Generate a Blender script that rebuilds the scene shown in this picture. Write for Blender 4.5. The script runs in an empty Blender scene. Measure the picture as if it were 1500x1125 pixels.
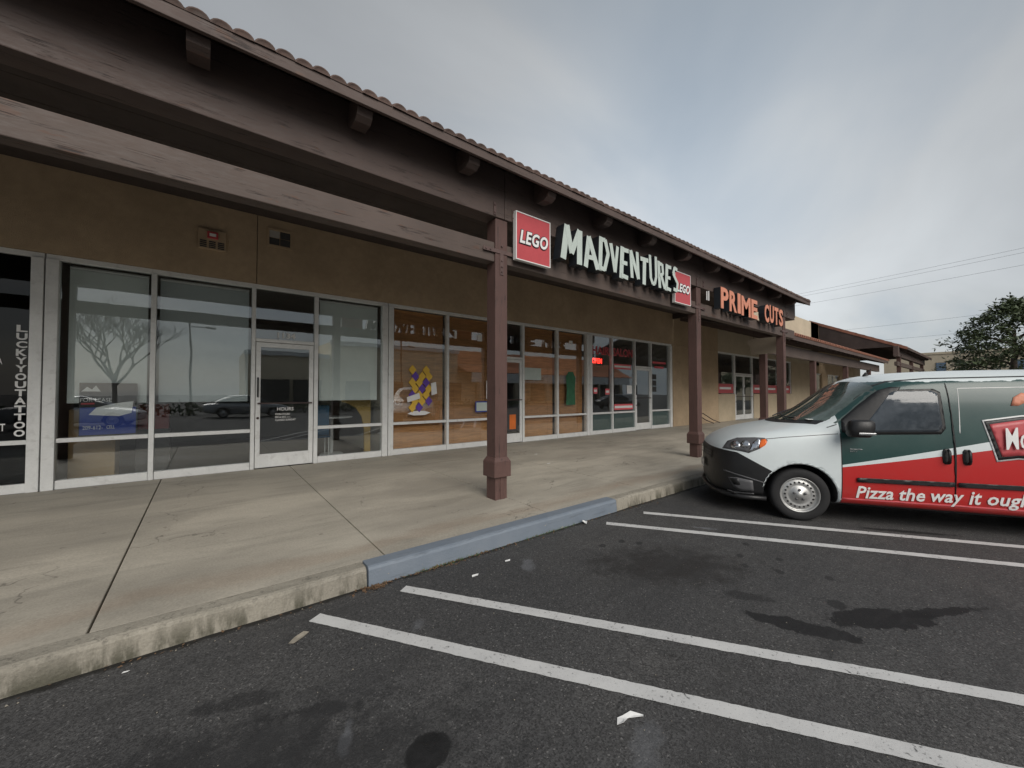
import bpy, bmesh, math, random
from mathutils import Vector, Matrix
from mathutils.bvhtree import BVHTree
R = math.radians
random.seed(7)
SC = bpy.context.scene
COL = SC.collection

# ------------------------------------------------------------------ camera
cam = bpy.data.cameras.new('camera'); cam.sensor_width = 36.0
cam.lens = 36.0 * 569.0 / 1500.0
cam.clip_start = 0.05; cam.clip_end = 2000
co = bpy.data.objects.new('camera', cam); COL.objects.link(co)
co.location = (0, 0, 1.58)
co.rotation_euler = (R(90 + 1.3), 0, R(51.7 - 90))
SC.camera = co

# ------------------------------------------------------------------ sky, sun, exposure
SUN_EL, SUN_ROT = R(36), R(197)
sun_dir = Vector((math.sin(SUN_ROT)*math.cos(SUN_EL), math.cos(SUN_ROT)*math.cos(SUN_EL), math.sin(SUN_EL)))
W = bpy.data.worlds.new('World'); SC.world = W; W.use_nodes = True
nt = W.node_tree; nt.nodes.clear()
def wn(t, **k):
    n = nt.nodes.new(t)
    for a, b in k.items(): setattr(n, a, b)
    return n
L = nt.links.new
out = wn('ShaderNodeOutputWorld'); bg = wn('ShaderNodeBackground'); L(bg.outputs[0], out.inputs[0])
sky = wn('ShaderNodeTexSky', sky_type='NISHITA', sun_disc=False, sun_elevation=SUN_EL, sun_rotation=SUN_ROT, dust_density=2.0)
bg.inputs[1].default_value = 0.10
tc = wn('ShaderNodeTexCoord')
sep = wn('ShaderNodeSeparateXYZ'); L(tc.outputs['Generated'], sep.inputs[0])
zz = wn('ShaderNodeMath', operation='ADD'); L(sep.outputs[2], zz.inputs[0]); zz.inputs[1].default_value = 0.22
zm = wn('ShaderNodeMath', operation='MAXIMUM'); L(zz.outputs[0], zm.inputs[0]); zm.inputs[1].default_value = 0.08
dv = wn('ShaderNodeVectorMath', operation='SCALE'); L(tc.outputs['Generated'], dv.inputs[0])
iv = wn('ShaderNodeMath', operation='DIVIDE'); iv.inputs[0].default_value = 1.0; L(zm.outputs[0], iv.inputs[1]); L(iv.outputs[0], dv.inputs['Scale'])
mp = wn('ShaderNodeMapping'); L(dv.outputs[0], mp.inputs[0]); mp.inputs['Scale'].default_value = (1.0, 1.9, 1.0); mp.inputs['Rotation'].default_value = (0, 0, R(-20))
nz = wn('ShaderNodeTexNoise'); L(mp.outputs[0], nz.inputs[0]); nz.inputs['Scale'].default_value = 0.7; nz.inputs['Detail'].default_value = 7; nz.inputs['Roughness'].default_value = 0.46; nz.inputs['Distortion'].default_value = 0.5
# veil of cloud: luminance from noise, brighter in one patch over the roof
lum = wn('ShaderNodeMapRange'); L(nz.outputs[0], lum.inputs[0])
for i, v in zip((1, 2, 3, 4), (0.28, 0.72, 1.55, 2.65)): lum.inputs[i].default_value = v
dt = wn('ShaderNodeVectorMath', operation='DOT_PRODUCT'); L(tc.outputs['Generated'], dt.inputs[0]); dt.inputs[1].default_value = Vector((.80, .47, .36)).normalized()   # thin bright part of the veil, over the roof
d0 = wn('ShaderNodeMath', operation='MAXIMUM'); L(dt.outputs['Value'], d0.inputs[0]); d0.inputs[1].default_value = 0
pw = wn('ShaderNodeMath', operation='POWER'); L(d0.outputs[0], pw.inputs[0]); pw.inputs[1].default_value = 7
gl = wn('ShaderNodeMath', operation='MULTIPLY_ADD'); L(pw.outputs[0], gl.inputs[0]); gl.inputs[1].default_value = 0.85; gl.inputs[2].default_value = 0.82
lm = wn('ShaderNodeMath', operation='MULTIPLY'); L(lum.outputs[0], lm.inputs[0]); L(gl.outputs[0], lm.inputs[1])
hz = wn('ShaderNodeMapRange'); L(sep.outputs[2], hz.inputs[0])           # hazy low sky a little brighter than the sky overhead
for i, v in zip((1, 2, 3, 4), (0.0, 0.75, 1.14, 0.84)): hz.inputs[i].default_value = v
lm2 = wn('ShaderNodeMath', operation='MULTIPLY'); L(lm.outputs[0], lm2.inputs[0]); L(hz.outputs[0], lm2.inputs[1]); lm = lm2
tint = wn('ShaderNodeMix', data_type='RGBA'); tf = wn('ShaderNodeMapRange'); L(nz.outputs[0], tf.inputs[0]); tf.inputs[1].default_value = .35; tf.inputs[2].default_value = .62
L(tf.outputs[0], tint.inputs[0]); tint.inputs[6].default_value = (.84, .97, 1.10, 1); tint.inputs[7].default_value = (.97, 1.0, 1.01, 1)
cc = wn('ShaderNodeVectorMath', operation='SCALE'); L(tint.outputs[2], cc.inputs[0]); L(lm.outputs[0], cc.inputs['Scale'])
mx = wn('ShaderNodeMix', data_type='RGBA'); mx.inputs[0].default_value = 0.90
L(sky.outputs[0], mx.inputs[6]); L(cc.outputs[0], mx.inputs[7]); L(mx.outputs[2], bg.inputs[0])

sl = bpy.data.lights.new('sun', 'SUN'); sl.energy = 1.4; sl.angle = R(45); sl.color = (1.0, 0.95, 0.88)  # broad soft sun set on the lot side to brighten the shade under the canopy
so = bpy.data.objects.new('sun', sl); COL.objects.link(so)
so.rotation_euler = sun_dir.to_track_quat('Z', 'Y').to_euler()
SC.view_settings.view_transform = 'Standard'; SC.view_settings.look = 'None'
SC.view_settings.gamma = 1.0; SC.view_settings.use_curve_mapping = False
SC.view_settings.exposure = 0.95
SC.cycles.max_bounces = 8

# ------------------------------------------------------------------ materials
class NB:
    def __init__(s, name):
        s.m = bpy.data.materials.new(name); s.m.use_nodes = True
        s.t = s.m.node_tree; s.b = s.t.nodes['Principled BSDF']; s.o = s.t.nodes['Material Output']
    def n(s, t, **k):
        n = s.t.nodes.new(t)
        for a, b in k.items(): setattr(n, a, b)
        return n
    def l(s, a, b): s.t.links.new(a, b)
    def noise(s, vec, scale, detail=4, rough=.55, dist=0):
        n = s.n('ShaderNodeTexNoise'); n.inputs['Scale'].default_value = scale; n.inputs['Detail'].default_value = detail
        n.inputs['Roughness'].default_value = rough; n.inputs['Distortion'].default_value = dist
        if vec is not None: s.l(vec, n.inputs[0])
        return n.outputs[0]
    def rng(s, v, a, b, c, d, smooth=False):
        n = s.n('ShaderNodeMapRange'); s.l(v, n.inputs[0])
        if smooth: n.interpolation_type = 'SMOOTHSTEP'
        for i, x in zip((1, 2, 3, 4), (a, b, c, d)): n.inputs[i].default_value = x
        return n.outputs[0]
    def math(s, op, a, b=None, c=None):
        n = s.n('ShaderNodeMath', operation=op)
        for i, x in enumerate((a, b, c)):
            if x is None: continue
            if isinstance(x, (int, float)): n.inputs[i].default_value = x
            else: s.l(x, n.inputs[i])
        return n.outputs[0]
    def mix(s, f, a, b, blend='MIX'):
        n = s.n('ShaderNodeMix', data_type='RGBA', blend_type=blend)
        for i, x in ((0, f), (6, a), (7, b)):
            if isinstance(x, (int, float)): n.inputs[i].default_value = x
            elif isinstance(x, tuple): n.inputs[i].default_value = (*x, 1)
            else: s.l(x, n.inputs[i])
        return n.outputs[2]
    def pos(s): return s.n('ShaderNodeNewGeometry').outputs['Position']
    def obj(s): return s.n('ShaderNodeTexCoord').outputs['Object']
    def mapp(s, v, scale=(1, 1, 1), rot=(0, 0, 0), loc=(0, 0, 0)):
        n = s.n('ShaderNodeMapping'); s.l(v, n.inputs[0]); n.inputs['Scale'].default_value = scale
        n.inputs['Rotation'].default_value = rot; n.inputs['Location'].default_value = loc
        return n.outputs[0]
    def bump(s, h, strength, dist=.01):
        n = s.n('ShaderNodeBump'); n.inputs['Strength'].default_value = strength; n.inputs['Distance'].default_value = dist
        s.l(h, n.inputs['Height']); s.l(n.outputs[0], s.b.inputs['Normal'])

def pm(name, col, rough=.7, var=.18, scale=3, bump=.0, bscale=80, metal=0, coat=0, stretch=(1, 1, 1), dirt=None, dirt_amt=.5, local=False, spec=.5):
    b = NB(name); p = b.obj() if local else b.pos()
    v = b.mapp(p, scale=stretch)
    n1 = b.noise(v, scale, 6, .6)
    f = b.rng(n1, .3, .7, 1 - var, 1 + var)
    n2 = b.noise(v, scale * 9, 3, .6)
    f2 = b.rng(n2, .3, .7, 1 - var * .5, 1 + var * .5)
    ff = b.math('MULTIPLY', f, f2)
    sc = b.n('ShaderNodeVectorMath', operation='SCALE'); sc.inputs[0].default_value = col; b.l(ff, sc.inputs['Scale'])
    c = sc.outputs[0]
    if dirt:
        n3 = b.noise(v, scale * 1.7, 8, .65, .6)
        c = b.mix(b.rng(n3, .52, .68, 0, dirt_amt, True), c, dirt)
    b.l(c, b.b.inputs['Base Color'])
    b.l(b.rng(n2, .3, .7, max(rough - .08, .02), min(rough + .08, 1)), b.b.inputs['Roughness'])
    b.b.inputs['Metallic'].default_value = metal
    b.b.inputs['Coat Weight'].default_value = coat
    b.b.inputs['Specular IOR Level'].default_value = spec
    if bump: b.bump(b.noise(v, bscale, 4, .6), bump)
    return b.m

def emit(name, col, st):
    b = NB(name); b.b.inputs['Base Color'].default_value = (*col, 1)
    b.b.inputs['Emission Color'].default_value = (*col, 1); b.b.inputs['Emission Strength'].default_value = st
    return b.m

def glass(name, tint=(.93, .95, .95), refl=.07):
    b = NB(name); t = b.t
    tr = b.n('ShaderNodeBsdfTransparent'); tr.inputs[0].default_value = (*tint, 1)
    gl_ = b.n('ShaderNodeBsdfGlossy'); gl_.inputs['Roughness'].default_value = .0; gl_.inputs[0].default_value = (.95, .98, 1, 1)
    wv = b.noise(b.mapp(b.pos(), scale=(1, 1, .6)), 1.6, 2)
    bp = b.n('ShaderNodeBump'); bp.inputs['Strength'].default_value = .05; bp.inputs['Distance'].default_value = .02
    b.l(wv, bp.inputs['Height']); b.l(bp.outputs[0], gl_.inputs['Normal'])
    lw = b.n('ShaderNodeLayerWeight'); lw.inputs[0].default_value = .5
    fac = b.math('ADD', b.math('MULTIPLY', b.math('POWER', lw.outputs['Facing'], 5.0), .9), refl + .04)
    ms = b.n('ShaderNodeMixShader'); b.l(fac, ms.inputs[0]); b.l(tr.outputs[0], ms.inputs[1]); b.l(gl_.outputs[0], ms.inputs[2])
    b.l(ms.outputs[0], b.o.inputs[0]); t.nodes.remove(b.b)
    return b.m

M = {}
def timber(name, col, bare, vert=False, crack=.5, patch_=.62):
    """painted timber: grain, checks along the board, worn patches showing bare wood, pale flecks"""
    b = NB(name); p = b.pos(); st = (9, 9, 1.4) if vert else (1.4, 9, 9)
    g = b.noise(b.mapp(p, scale=st), 5, 6, .65); big = b.noise(p, 1.3, 5, .6); mid = b.noise(b.mapp(p, scale=(3, 3, 1) if vert else (1, 3, 3)), 3.2, 6, .65, .4)
    f = b.math('MULTIPLY', b.rng(g, .3, .7, .88, 1.10), b.rng(big, .3, .7, .84, 1.14))
    sc = b.n('ShaderNodeVectorMath', operation='SCALE'); sc.inputs[0].default_value = col; b.l(f, sc.inputs['Scale'])
    c = b.mix(b.rng(mid, patch_, patch_ + .05, 0, .75, True), sc.outputs[0], bare)
    ck = b.noise(b.mapp(p, scale=(11, 11, .35) if vert else (.35, 11, 11)), 1.5, 4, .55, .35)
    line = b.math('MULTIPLY', b.rng(b.math('ABSOLUTE', b.math('SUBTRACT', ck, .5)), .0, .022, 1, 0), b.rng(mid, .50, .62, 0, crack))
    c = b.mix(line, c, (.02, .015, .014))
    b.l(c, b.b.inputs['Base Color']); b.l(b.rng(g, .3, .7, .55, .8), b.b.inputs['Roughness'])
    b.bump(b.math('SUBTRACT', b.math('MULTIPLY', g, .5), line), .5, .006)
    return b.m
M['wood'] = timber('brown_painted_timber', (.100, .071, .062), (.12, .068, .048), crack=.9)
M['post'] = timber('brown_painted_post', (.105, .058, .050), (.13, .08, .064), True, .9, .66)
M['wood2'] = timber('weathered_brown_beam', (.100, .074, .063), (.115, .066, .048), crack=1.0, patch_=.60)
M['bracket'] = pm('painted_iron', (.11, .07, .063), .5, .2, 6, .2, 60)
M['soffit'] = pm('dark_soffit_boards', (.055, .042, .038), .8, .2, 2, .2, 30)
M['stucco'] = pm('tan_stucco', (.47, .355, .235), .92, .13, 1.1, .8, 120, dirt=(.38, .285, .185), dirt_amt=.4)
M['cream'] = pm('cream_stucco', (.50, .43, .32), .92, .1, .6, .4, 100)
M['opp'] = pm('pale_cream_render', (.74, .64, .47), .9, .08, .6, .3, 80)
M['blockwall'] = pm('cream_block', (.46, .38, .27), .9, .1, 1.2, .3, 90)
M['alu'] = pm('pale_aluminium', (.76, .77, .76), .42, .06, 4, .0, metal=.1, dirt=(.36, .35, .33), dirt_amt=.25)
M['black'] = pm('black_plastic', (.014, .014, .015), .45, .2, 4, .08, 200)
M['rubber'] = pm('tyre_rubber', (.016, .016, .017), .8, .2, 6, .15, 90, local=True)
M['steel'] = pm('steel_wheel', (.50, .50, .49), .42, .12, 8, .0, metal=.7, local=True)
M['iron'] = pm('brown_iron', (.06, .04, .038), .55, .2, 6, .2, 60, metal=.4)
M['glass'] = glass('shop_glass')
M['glass_dim'] = glass('dim_shop_glass', (.35, .36, .37), -.01)  # shop glass made darker and duller, standing in for a dim reflection
M['glass_dark'] = glass('spandrel_glass', (.75, .80, .80), .03)
M['blind'] = pm('grey_roller_blind', (.80, .85, .83), .9, .06, 1.0, .1, 200)
M['blind_dk'] = pm('darker_roller_blind', (.56, .61, .62), .9, .06, 1.0, .1, 200)
M['spandrel'] = pm('grey_green_panel', (.22, .26, .25), .7, .1, 2)
M['woodblind'] = pm('woven_wood_blind', (.64, .32, .135), .8, .22, 3, .2, 60, stretch=(1, 1, 8))
M['tile'] = pm('clay_tile', (.115, .075, .062), .85, .4, 3, .3, 50, dirt=(.10, .08, .07), dirt_amt=.5)
M['tile_red'] = pm('red_clay_tile', (.27, .12, .08), .85, .25, 3, .3, 50)
M['inwall'] = pm('room_wall', (.45, .43, .40), .9, .08, 1)
M['indark'] = pm('room_dark', (.06, .06, .06), .9, .1, 1)
M['infloor'] = pm('room_floor', (.12, .11, .10), .6, .1, 2)
M['white'] = pm('white_paint', (.74, .74, .73), .5, .05, 4)
M['paper'] = pm('white_paper', (.80, .80, .79), .7, .05, 8)
M['signred'] = pm('sign_red', (.50, .075, .085), .4, .06, 2)
M['pinkred'] = pm('pink_red_letter', (.74, .13, .15), .5, .05, 2)
M['letter'] = pm('pale_letter_face', (.52, .59, .55), .5, .06, 3)
M['orange'] = pm('salmon_letter_face', (.68, .27, .17), .5, .06, 3)
M['sign_side'] = pm('dark_letter_return', (.018, .022, .028), .5, .1, 3)
def kerb_paint():
    b = NB('blue_kerb_paint'); p = b.pos(); n = b.noise(p, 3, 6, .6); ch = b.noise(p, 16, 6, .7, .3); sp = b.n('ShaderNodeSeparateXYZ'); b.l(p, sp.inputs[0])
    c = b.mix(b.rng(n, .3, .7, 0, 1), (.165, .20, .245), (.205, .238, .28))
    sc = b.noise(b.mapp(p, scale=(.6, 4, 6)), 5, 5, .6); c = b.mix(b.rng(sc, .56, .7, 0, .5, True), c, (.11, .13, .155))
    c = b.mix(b.rng(b.math('ADD', ch, b.rng(sp.outputs[2], .0, .05, .07, 0)), .66, .69, 0, .9), c, (.33, .31, .27))
    b.l(c, b.b.inputs['Base Color']); b.b.inputs['Roughness'].default_value = .6; b.bump(b.math('ADD', ch, b.noise(p, 60, 4, .6)), .4, .008)
    return b.m
M['bluekerb'] = kerb_paint()
M['yellow'] = pm('yellow_print', (.75, .48, .06), .6, .06, 4)
M['purple'] = pm('purple_print', (.13, .06, .38), .6, .06, 4)
M['green'] = pm('green_print', (.035, .15, .075), .6, .2, 8)
M['blue'] = pm('blue_print', (.03, .06, .30), .6, .08, 4)
M['orangep'] = pm('orange_print', (.70, .17, .03), .6, .08, 4)
M['board'] = pm('cardboard', (.42, .29, .15), .85, .1, 3)
M['yellowwood'] = pm('yellow_board', (.55, .36, .10), .7, .1, 3)
M['bluechair'] = pm('blue_plastic', (.02, .10, .20), .5, .1, 3)
M['redcab'] = pm('red_cabinet', (.22, .02, .02), .6, .1, 3)
M['tan_board'] = pm('tan_sign_board', (.33, .28, .22), .8, .08, 2)
M['open'] = emit('lit_red_tube', (1.0, .03, .02), 2.2)
M['leaf'] = pm('olive_green_leaf', (.080, .105, .050), .5, .45, 1.2)
M['bark'] = pm('bark', (.11, .085, .065), .9, .3, 6, .4, 40)
M['wire'] = pm('cable_black', (.02, .02, .02), .7)
M['terracotta'] = pm('terracotta_band', (.62, .24, .12), .85, .1, 1)
M['dryleaf'] = pm('dry_leaf', (.15, .09, .05), .8, .4, 20)
M['drypale'] = pm('pale_dry_leaf', (.30, .27, .22), .8, .2, 30)
M['grass'] = pm('weed_green', (.09, .16, .03), .8, .3, 20)
M['amber'] = pm('amber_lens', (.80, .16, .03), .2, .05, 8, local=True)
M['chrome'] = pm('chrome', (.65, .66, .68), .18, .05, 8, metal=.95, local=True)
M['vglass'] = glass('vehicle_glass', (.10, .13, .14), .06)
M['lens'] = glass('clear_lens', (.85, .88, .9), .04)
M['grey_plastic'] = pm('grey_plastic', (.10, .10, .105), .5, .1, 6, local=True)

# asphalt with oil stains, patches and pale scuffs (shapes of their own)
def asphalt():
    b = NB('worn_asphalt'); p = b.pos()
    n1 = b.noise(p, .55, 6, .6, .3); n2 = b.noise(p, 2.6, 6, .65); n3 = b.noise(p, 150, 2, .6)
    base = b.mix(b.rng(n1, .35, .65, 0, 1), (.058, .058, .059), (.084, .082, .080))
    base = b.mix(b.rng(n2, .35, .7, 0, .55), base, (.055, .055, .056))
    vo = b.n('ShaderNodeTexVoronoi'); vo.inputs['Scale'].default_value = 125; b.l(p, vo.inputs[0])
    sep = b.n('ShaderNodeSeparateColor'); b.l(vo.outputs['Color'], sep.inputs[0])
    agg = b.rng(sep.outputs[0], .0, 1, .55, 1.48)
    pale = b.math('GREATER_THAN', sep.outputs[1], .982)
    s = b.n('ShaderNodeVectorMath', operation='SCALE'); b.l(base, s.inputs[0]); b.l(agg, s.inputs['Scale'])
    c = b.mix(b.math('MULTIPLY', pale, .42), s.outputs[0], (.30, .29, .28))
    edge = b.noise(p, 6.5, 9, .72)
    def blob(c, x, y, rx, ry, rot, col, amt, soft=.35, wob=.7):
        m = b.n('ShaderNodeMapping', vector_type='TEXTURE'); b.l(p, m.inputs[0])
        m.inputs['Location'].default_value = (x, y, 0); m.inputs['Rotation'].default_value = (0, 0, R(rot)); m.inputs['Scale'].default_value = (rx, ry, 100)
        ln = b.n('ShaderNodeVectorMath', operation='LENGTH'); b.l(m.outputs[0], ln.inputs[0])
        d = b.math('ADD', ln.outputs['Value'], b.rng(edge, .25, .75, -wob, wob))
        return b.mix(b.rng(d, 1.0 - soft, 1.0 + soft * .4, amt, 0, True), c, col)
    dk = (.018, .018, .019)
    c = blob(c, .79, 1.60, .115, .095, 25, (.004, .004, .004), .97, .12, .18)
    c = blob(c, 3.35, 1.95, .75, .42, -35, (.022, .020, .019), .75, .7)
    c = blob(c, 3.74, .56, .13, .40, 55, (.012, .012, .013), .92, .12, .5)
    c = blob(c, 4.15, .33, .05, .40, 60, (.012, .012, .013), .9, .15, .6)
    c = blob(c, 3.18, .88, .09, .34, 25, (.012, .012, .013), .9, .14, .5)
    c = blob(c, 3.33, 1.26, .07, .2, 30, dk, .6, .3, .5)
    c = blob(c, 3.72, .80, .07, .07, 0, dk, .75, .2, .4)
    c = blob(c, -.05, 2.1, .8, .35, -20, (.024, .024, .025), .7, .8)
    c = blob(c, .45, 2.15, .22, .05, -28, dk, .7, .4)
    c = blob(c, .15, 2.45, .2, .06, -20, dk, .6, .4)
    c = blob(c, 6.3, .7, .5, .05, -55, (.010, .010, .010), .85, .3, .5)
    c = blob(c, 7.0, 1.2, 1.6, .6, -58, (.03, .03, .03), .5, .8)
    for x, y in ((3.9, 1.5), (4.1, 1.62), (4.0, 1.25), (4.3, 1.35), (3.6, 2.4), (3.5, 2.55), (4.45, 1.7), (3.25, 2.6), (4.2, .95)):
        c = blob(c, x, y, .05, .035, 20, dk, .7, .3, .3)
    wt = (.22, .23, .25)
    c = blob(c, .53, 1.90, .10, .03, 65, wt, .45, .5, .9)
    c = blob(c, 1.58, 1.02, .16, .08, 20, wt, .25, .6, .9)
    c = blob(c, 2.35, 2.75, .14, .06, 50, wt, .35, .6, .9)
    c = blob(c, 1.15, 2.5, .07, .05, 50, wt, .28, .6, .9)
    c = blob(c, 4.6, 2.2, .12, .04, -58, wt, .45, .6, .9)
    c = blob(c, .25, 1.75, .95, .42, -18, (.026, .026, .027), .62, .8, 1.0)
    c = blob(c, 1.6, .4, .9, .5, 30, (.045, .044, .043), .5, .9, 1.0)
    spx = b.n('ShaderNodeSeparateXYZ'); b.l(p, spx.inputs[0])           # dirt-filled gap at the foot of the kerb
    gap = b.rng(b.math('ADD', spx.outputs[1], b.rng(edge, .3, .7, -.035, .035)), 3.165, 3.215, 0, .92, True)
    c = b.mix(b.math('MULTIPLY', gap, b.math('LESS_THAN', spx.outputs[1], 3.5)), c, (.014, .013, .011))
    ty = b.noise(b.mapp(p, scale=(.5, 3.2, 1), rot=(0, 0, R(57))), 1.5, 5, .6)        # tyre-polished bands along the bays
    c = b.mix(b.rng(ty, .52, .68, 0, .45, True), c, (.040, .040, .041))
    # hairline cracks
    vc = b.n('ShaderNodeTexVoronoi', feature='DISTANCE_TO_EDGE'); vc.inputs['Scale'].default_value = .42
    wv = b.n('ShaderNodeVectorMath', operation='ADD'); b.l(p, wv.inputs[0])
    nc = b.n('ShaderNodeTexNoise'); nc.inputs['Scale'].default_value = 2.2; nc.inputs['Detail'].default_value = 6; b.l(p, nc.inputs[0])
    b.l(nc.outputs['Color'], wv.inputs[1]); b.l(wv.outputs[0], vc.inputs[0])
    ck = b.math('MULTIPLY', b.rng(vc.outputs[0], .0, .007, 1, 0), b.rng(n1, .5, .6, 0, .45))
    c = b.mix(ck, c, (.012, .012, .012))
    b.l(c, b.b.inputs['Base Color']); b.l(b.rng(n2, .3, .7, .72, .92), b.b.inputs['Roughness'])
    b.b.inputs['Specular IOR Level'].default_value = .35
    h = b.math('ADD', b.math('MULTIPLY', sep.outputs[0], .6), n3); b.bump(b.math('SUBTRACT', h, ck), .55, .006)
    return b.m
M['asphalt'] = asphalt()

def stripe_paint():
    b = NB('worn_line_paint'); p = b.pos()
    n = b.noise(p, 38, 5, .7); n2 = b.noise(p, 5, 5, .6)
    c = b.mix(b.rng(n2, .35, .7, 0, .5), (.62, .62, .61), (.44, .44, .44))
    k = b.math('ADD', b.rng(b.math('ADD', n, b.rng(n2, .3, .7, .05, -.06)), .30, .40, .95, 0), b.rng(b.noise(p, 120, 3, .6), .64, .70, 0, .6))
    c = b.mix(b.math('MINIMUM', k, 1.0), c, (.07, .07, .07))
    b.l(c, b.b.inputs['Base Color']); b.b.inputs['Roughness'].default_value = .75
    b.bump(n, .3, .004)
    return b.m
M['stripe'] = stripe_paint()

def concrete(name, kerb=False):
    b = NB(name); p = b.pos()
    n1 = b.noise(b.mapp(p, scale=(.55, 1.3, 1)), 1.1, 7, .62, .4)
    n2 = b.noise(b.mapp(p, scale=(.35, 2.2, 1)), 2.4, 6, .65, .3)
    n3 = b.noise(p, 70, 3, .6)
    c = b.mix(b.rng(n1, .36, .64, 0, 1), (.325, .298, .25), (.46, .422, .352))
    c = b.mix(b.rng(n2, .50, .72, 0, .5, True), c, (.235, .22, .185))
    # rusty drip-line where water falls from the eave
    sp = b.n('ShaderNodeSeparateXYZ'); b.l(p, sp.inputs[0])
    if not kerb:
        yy = b.math('ADD', sp.outputs[1], b.rng(n1, .3, .7, -.16, .16))
        band = b.math('MULTIPLY', b.rng(yy, 3.52, 3.66, 0, 1, True), b.rng(yy, 3.70, 3.92, 1, 0, True))
        c = b.mix(b.math('MULTIPLY', band, .26), c, (.27, .18, .12))
    else:
        st = b.noise(b.mapp(p, scale=(1, 1, .25)), 7, 5, .65)
        low = b.math('MULTIPLY', b.rng(st, .44, .60, 0, .85, True), b.rng(sp.outputs[2], .02, .16, 1, .1))
        c = b.mix(.32, c, (.16, .15, .12)); c = b.mix(low, c, (.065, .062, .04))
        chip = b.noise(p, 22, 6, .7); c = b.mix(b.math('MULTIPLY', b.rng(chip, .56, .62, 0, .6), b.rng(sp.outputs[2], .10, .145, 0, 1)), c, (.13, .12, .10))
    if not kerb:
        gv = b.n('ShaderNodeTexVoronoi'); gv.inputs['Scale'].default_value = 3.1; b.l(p, gv.inputs[0]); gs = b.n('ShaderNodeSeparateColor'); b.l(gv.outputs['Color'], gs.inputs[0])
        gum = b.math('MULTIPLY', b.rng(b.math('ADD', gv.outputs['Distance'], b.rng(n3, .3, .7, -.02, .02)), .035, .075, .55, 0), b.math('GREATER_THAN', gs.outputs[0], .55))
        c = b.mix(gum, c, (.13, .12, .10))
        cv = b.n('ShaderNodeTexVoronoi', feature='DISTANCE_TO_EDGE'); cv.inputs['Scale'].default_value = .33; ad = b.n('ShaderNodeVectorMath', operation='ADD'); b.l(p, ad.inputs[0])
        cn = b.n('ShaderNodeTexNoise'); cn.inputs['Scale'].default_value = 2.0; cn.inputs['Detail'].default_value = 7; b.l(p, cn.inputs[0]); b.l(cn.outputs['Color'], ad.inputs[1]); b.l(ad.outputs[0], cv.inputs[0])
        c = b.mix(b.math('MULTIPLY', b.rng(cv.outputs[0], 0, .004, .7, 0), b.rng(n2, .45, .55, 0, 1)), c, (.10, .09, .075))
    f = b.rng(n3, .3, .7, .86, 1.12)
    s = b.n('ShaderNodeVectorMath', operation='SCALE'); b.l(c, s.inputs[0]); b.l(f, s.inputs['Scale'])
    b.l(s.outputs[0], b.b.inputs['Base Color']); b.l(b.rng(n1, .3, .7, .55, .85), b.b.inputs['Roughness'])
    b.bump(b.noise(p, 45 if kerb else 110, 5, .7), .6 if kerb else .25, .012 if kerb else .006)
    return b.m
M['concrete'] = concrete('stained_concrete'); M['kerbc'] = concrete('mildewed_kerb', True)

# van wrap: white nose and roof, green upper side, white swoosh, red lower side (flat print)
def wrap():
    b = NB('van_wrap'); p = b.obj(); sp = b.n('ShaderNodeSeparateXYZ'); b.l(p, sp.inputs[0]); x, y, z = sp.outputs
    s = b.math('DIVIDE', b.math('SUBTRACT', -.42, x), .95)
    s2 = b.math('MULTIPLY', b.math('MULTIPLY', s, s), .012)
    zr = b.math('ADD', b.math('MULTIPLY_ADD', s, .175, .69), s2)
    zw = b.math('ADD', zr, b.math('MULTIPLY_ADD', s, .045, .028))
    green = b.mix(b.rng(b.noise(p, 3, 4), .3, .7, 0, 1), (.010, .048, .046), (.016, .060, .056))
    isred = b.math('LESS_THAN', z, zr); isgr = b.math('GREATER_THAN', z, zw)
    wh = (.70, .76, .77)
    c = b.mix(isgr, wh, green); c = b.mix(isred, c, (.50, .022, .022))
    roof = b.math('GREATER_THAN', z, b.math('ADD', 1.715, b.rng(b.noise(p, 8, 3), .3, .7, -.012, .012)))
    c = b.mix(roof, c, wh)
    c = b.mix(b.math('GREATER_THAN', x, -.42), c, wh)
    dirt = b.math('MULTIPLY', b.rng(b.noise(p, 6, 6, .7), .4, .75, 0, .35), b.rng(z, .25, .6, 1, .15))
    c = b.mix(dirt, c, (.16, .14, .12))
    b.l(c, b.b.inputs['Base Color']); b.b.inputs['Roughness'].default_value = .32; b.b.inputs['Coat Weight'].default_value = .28; b.b.inputs['Coat Roughness'].default_value = .12
    return b.m
M['wrap'] = wrap()

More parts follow.
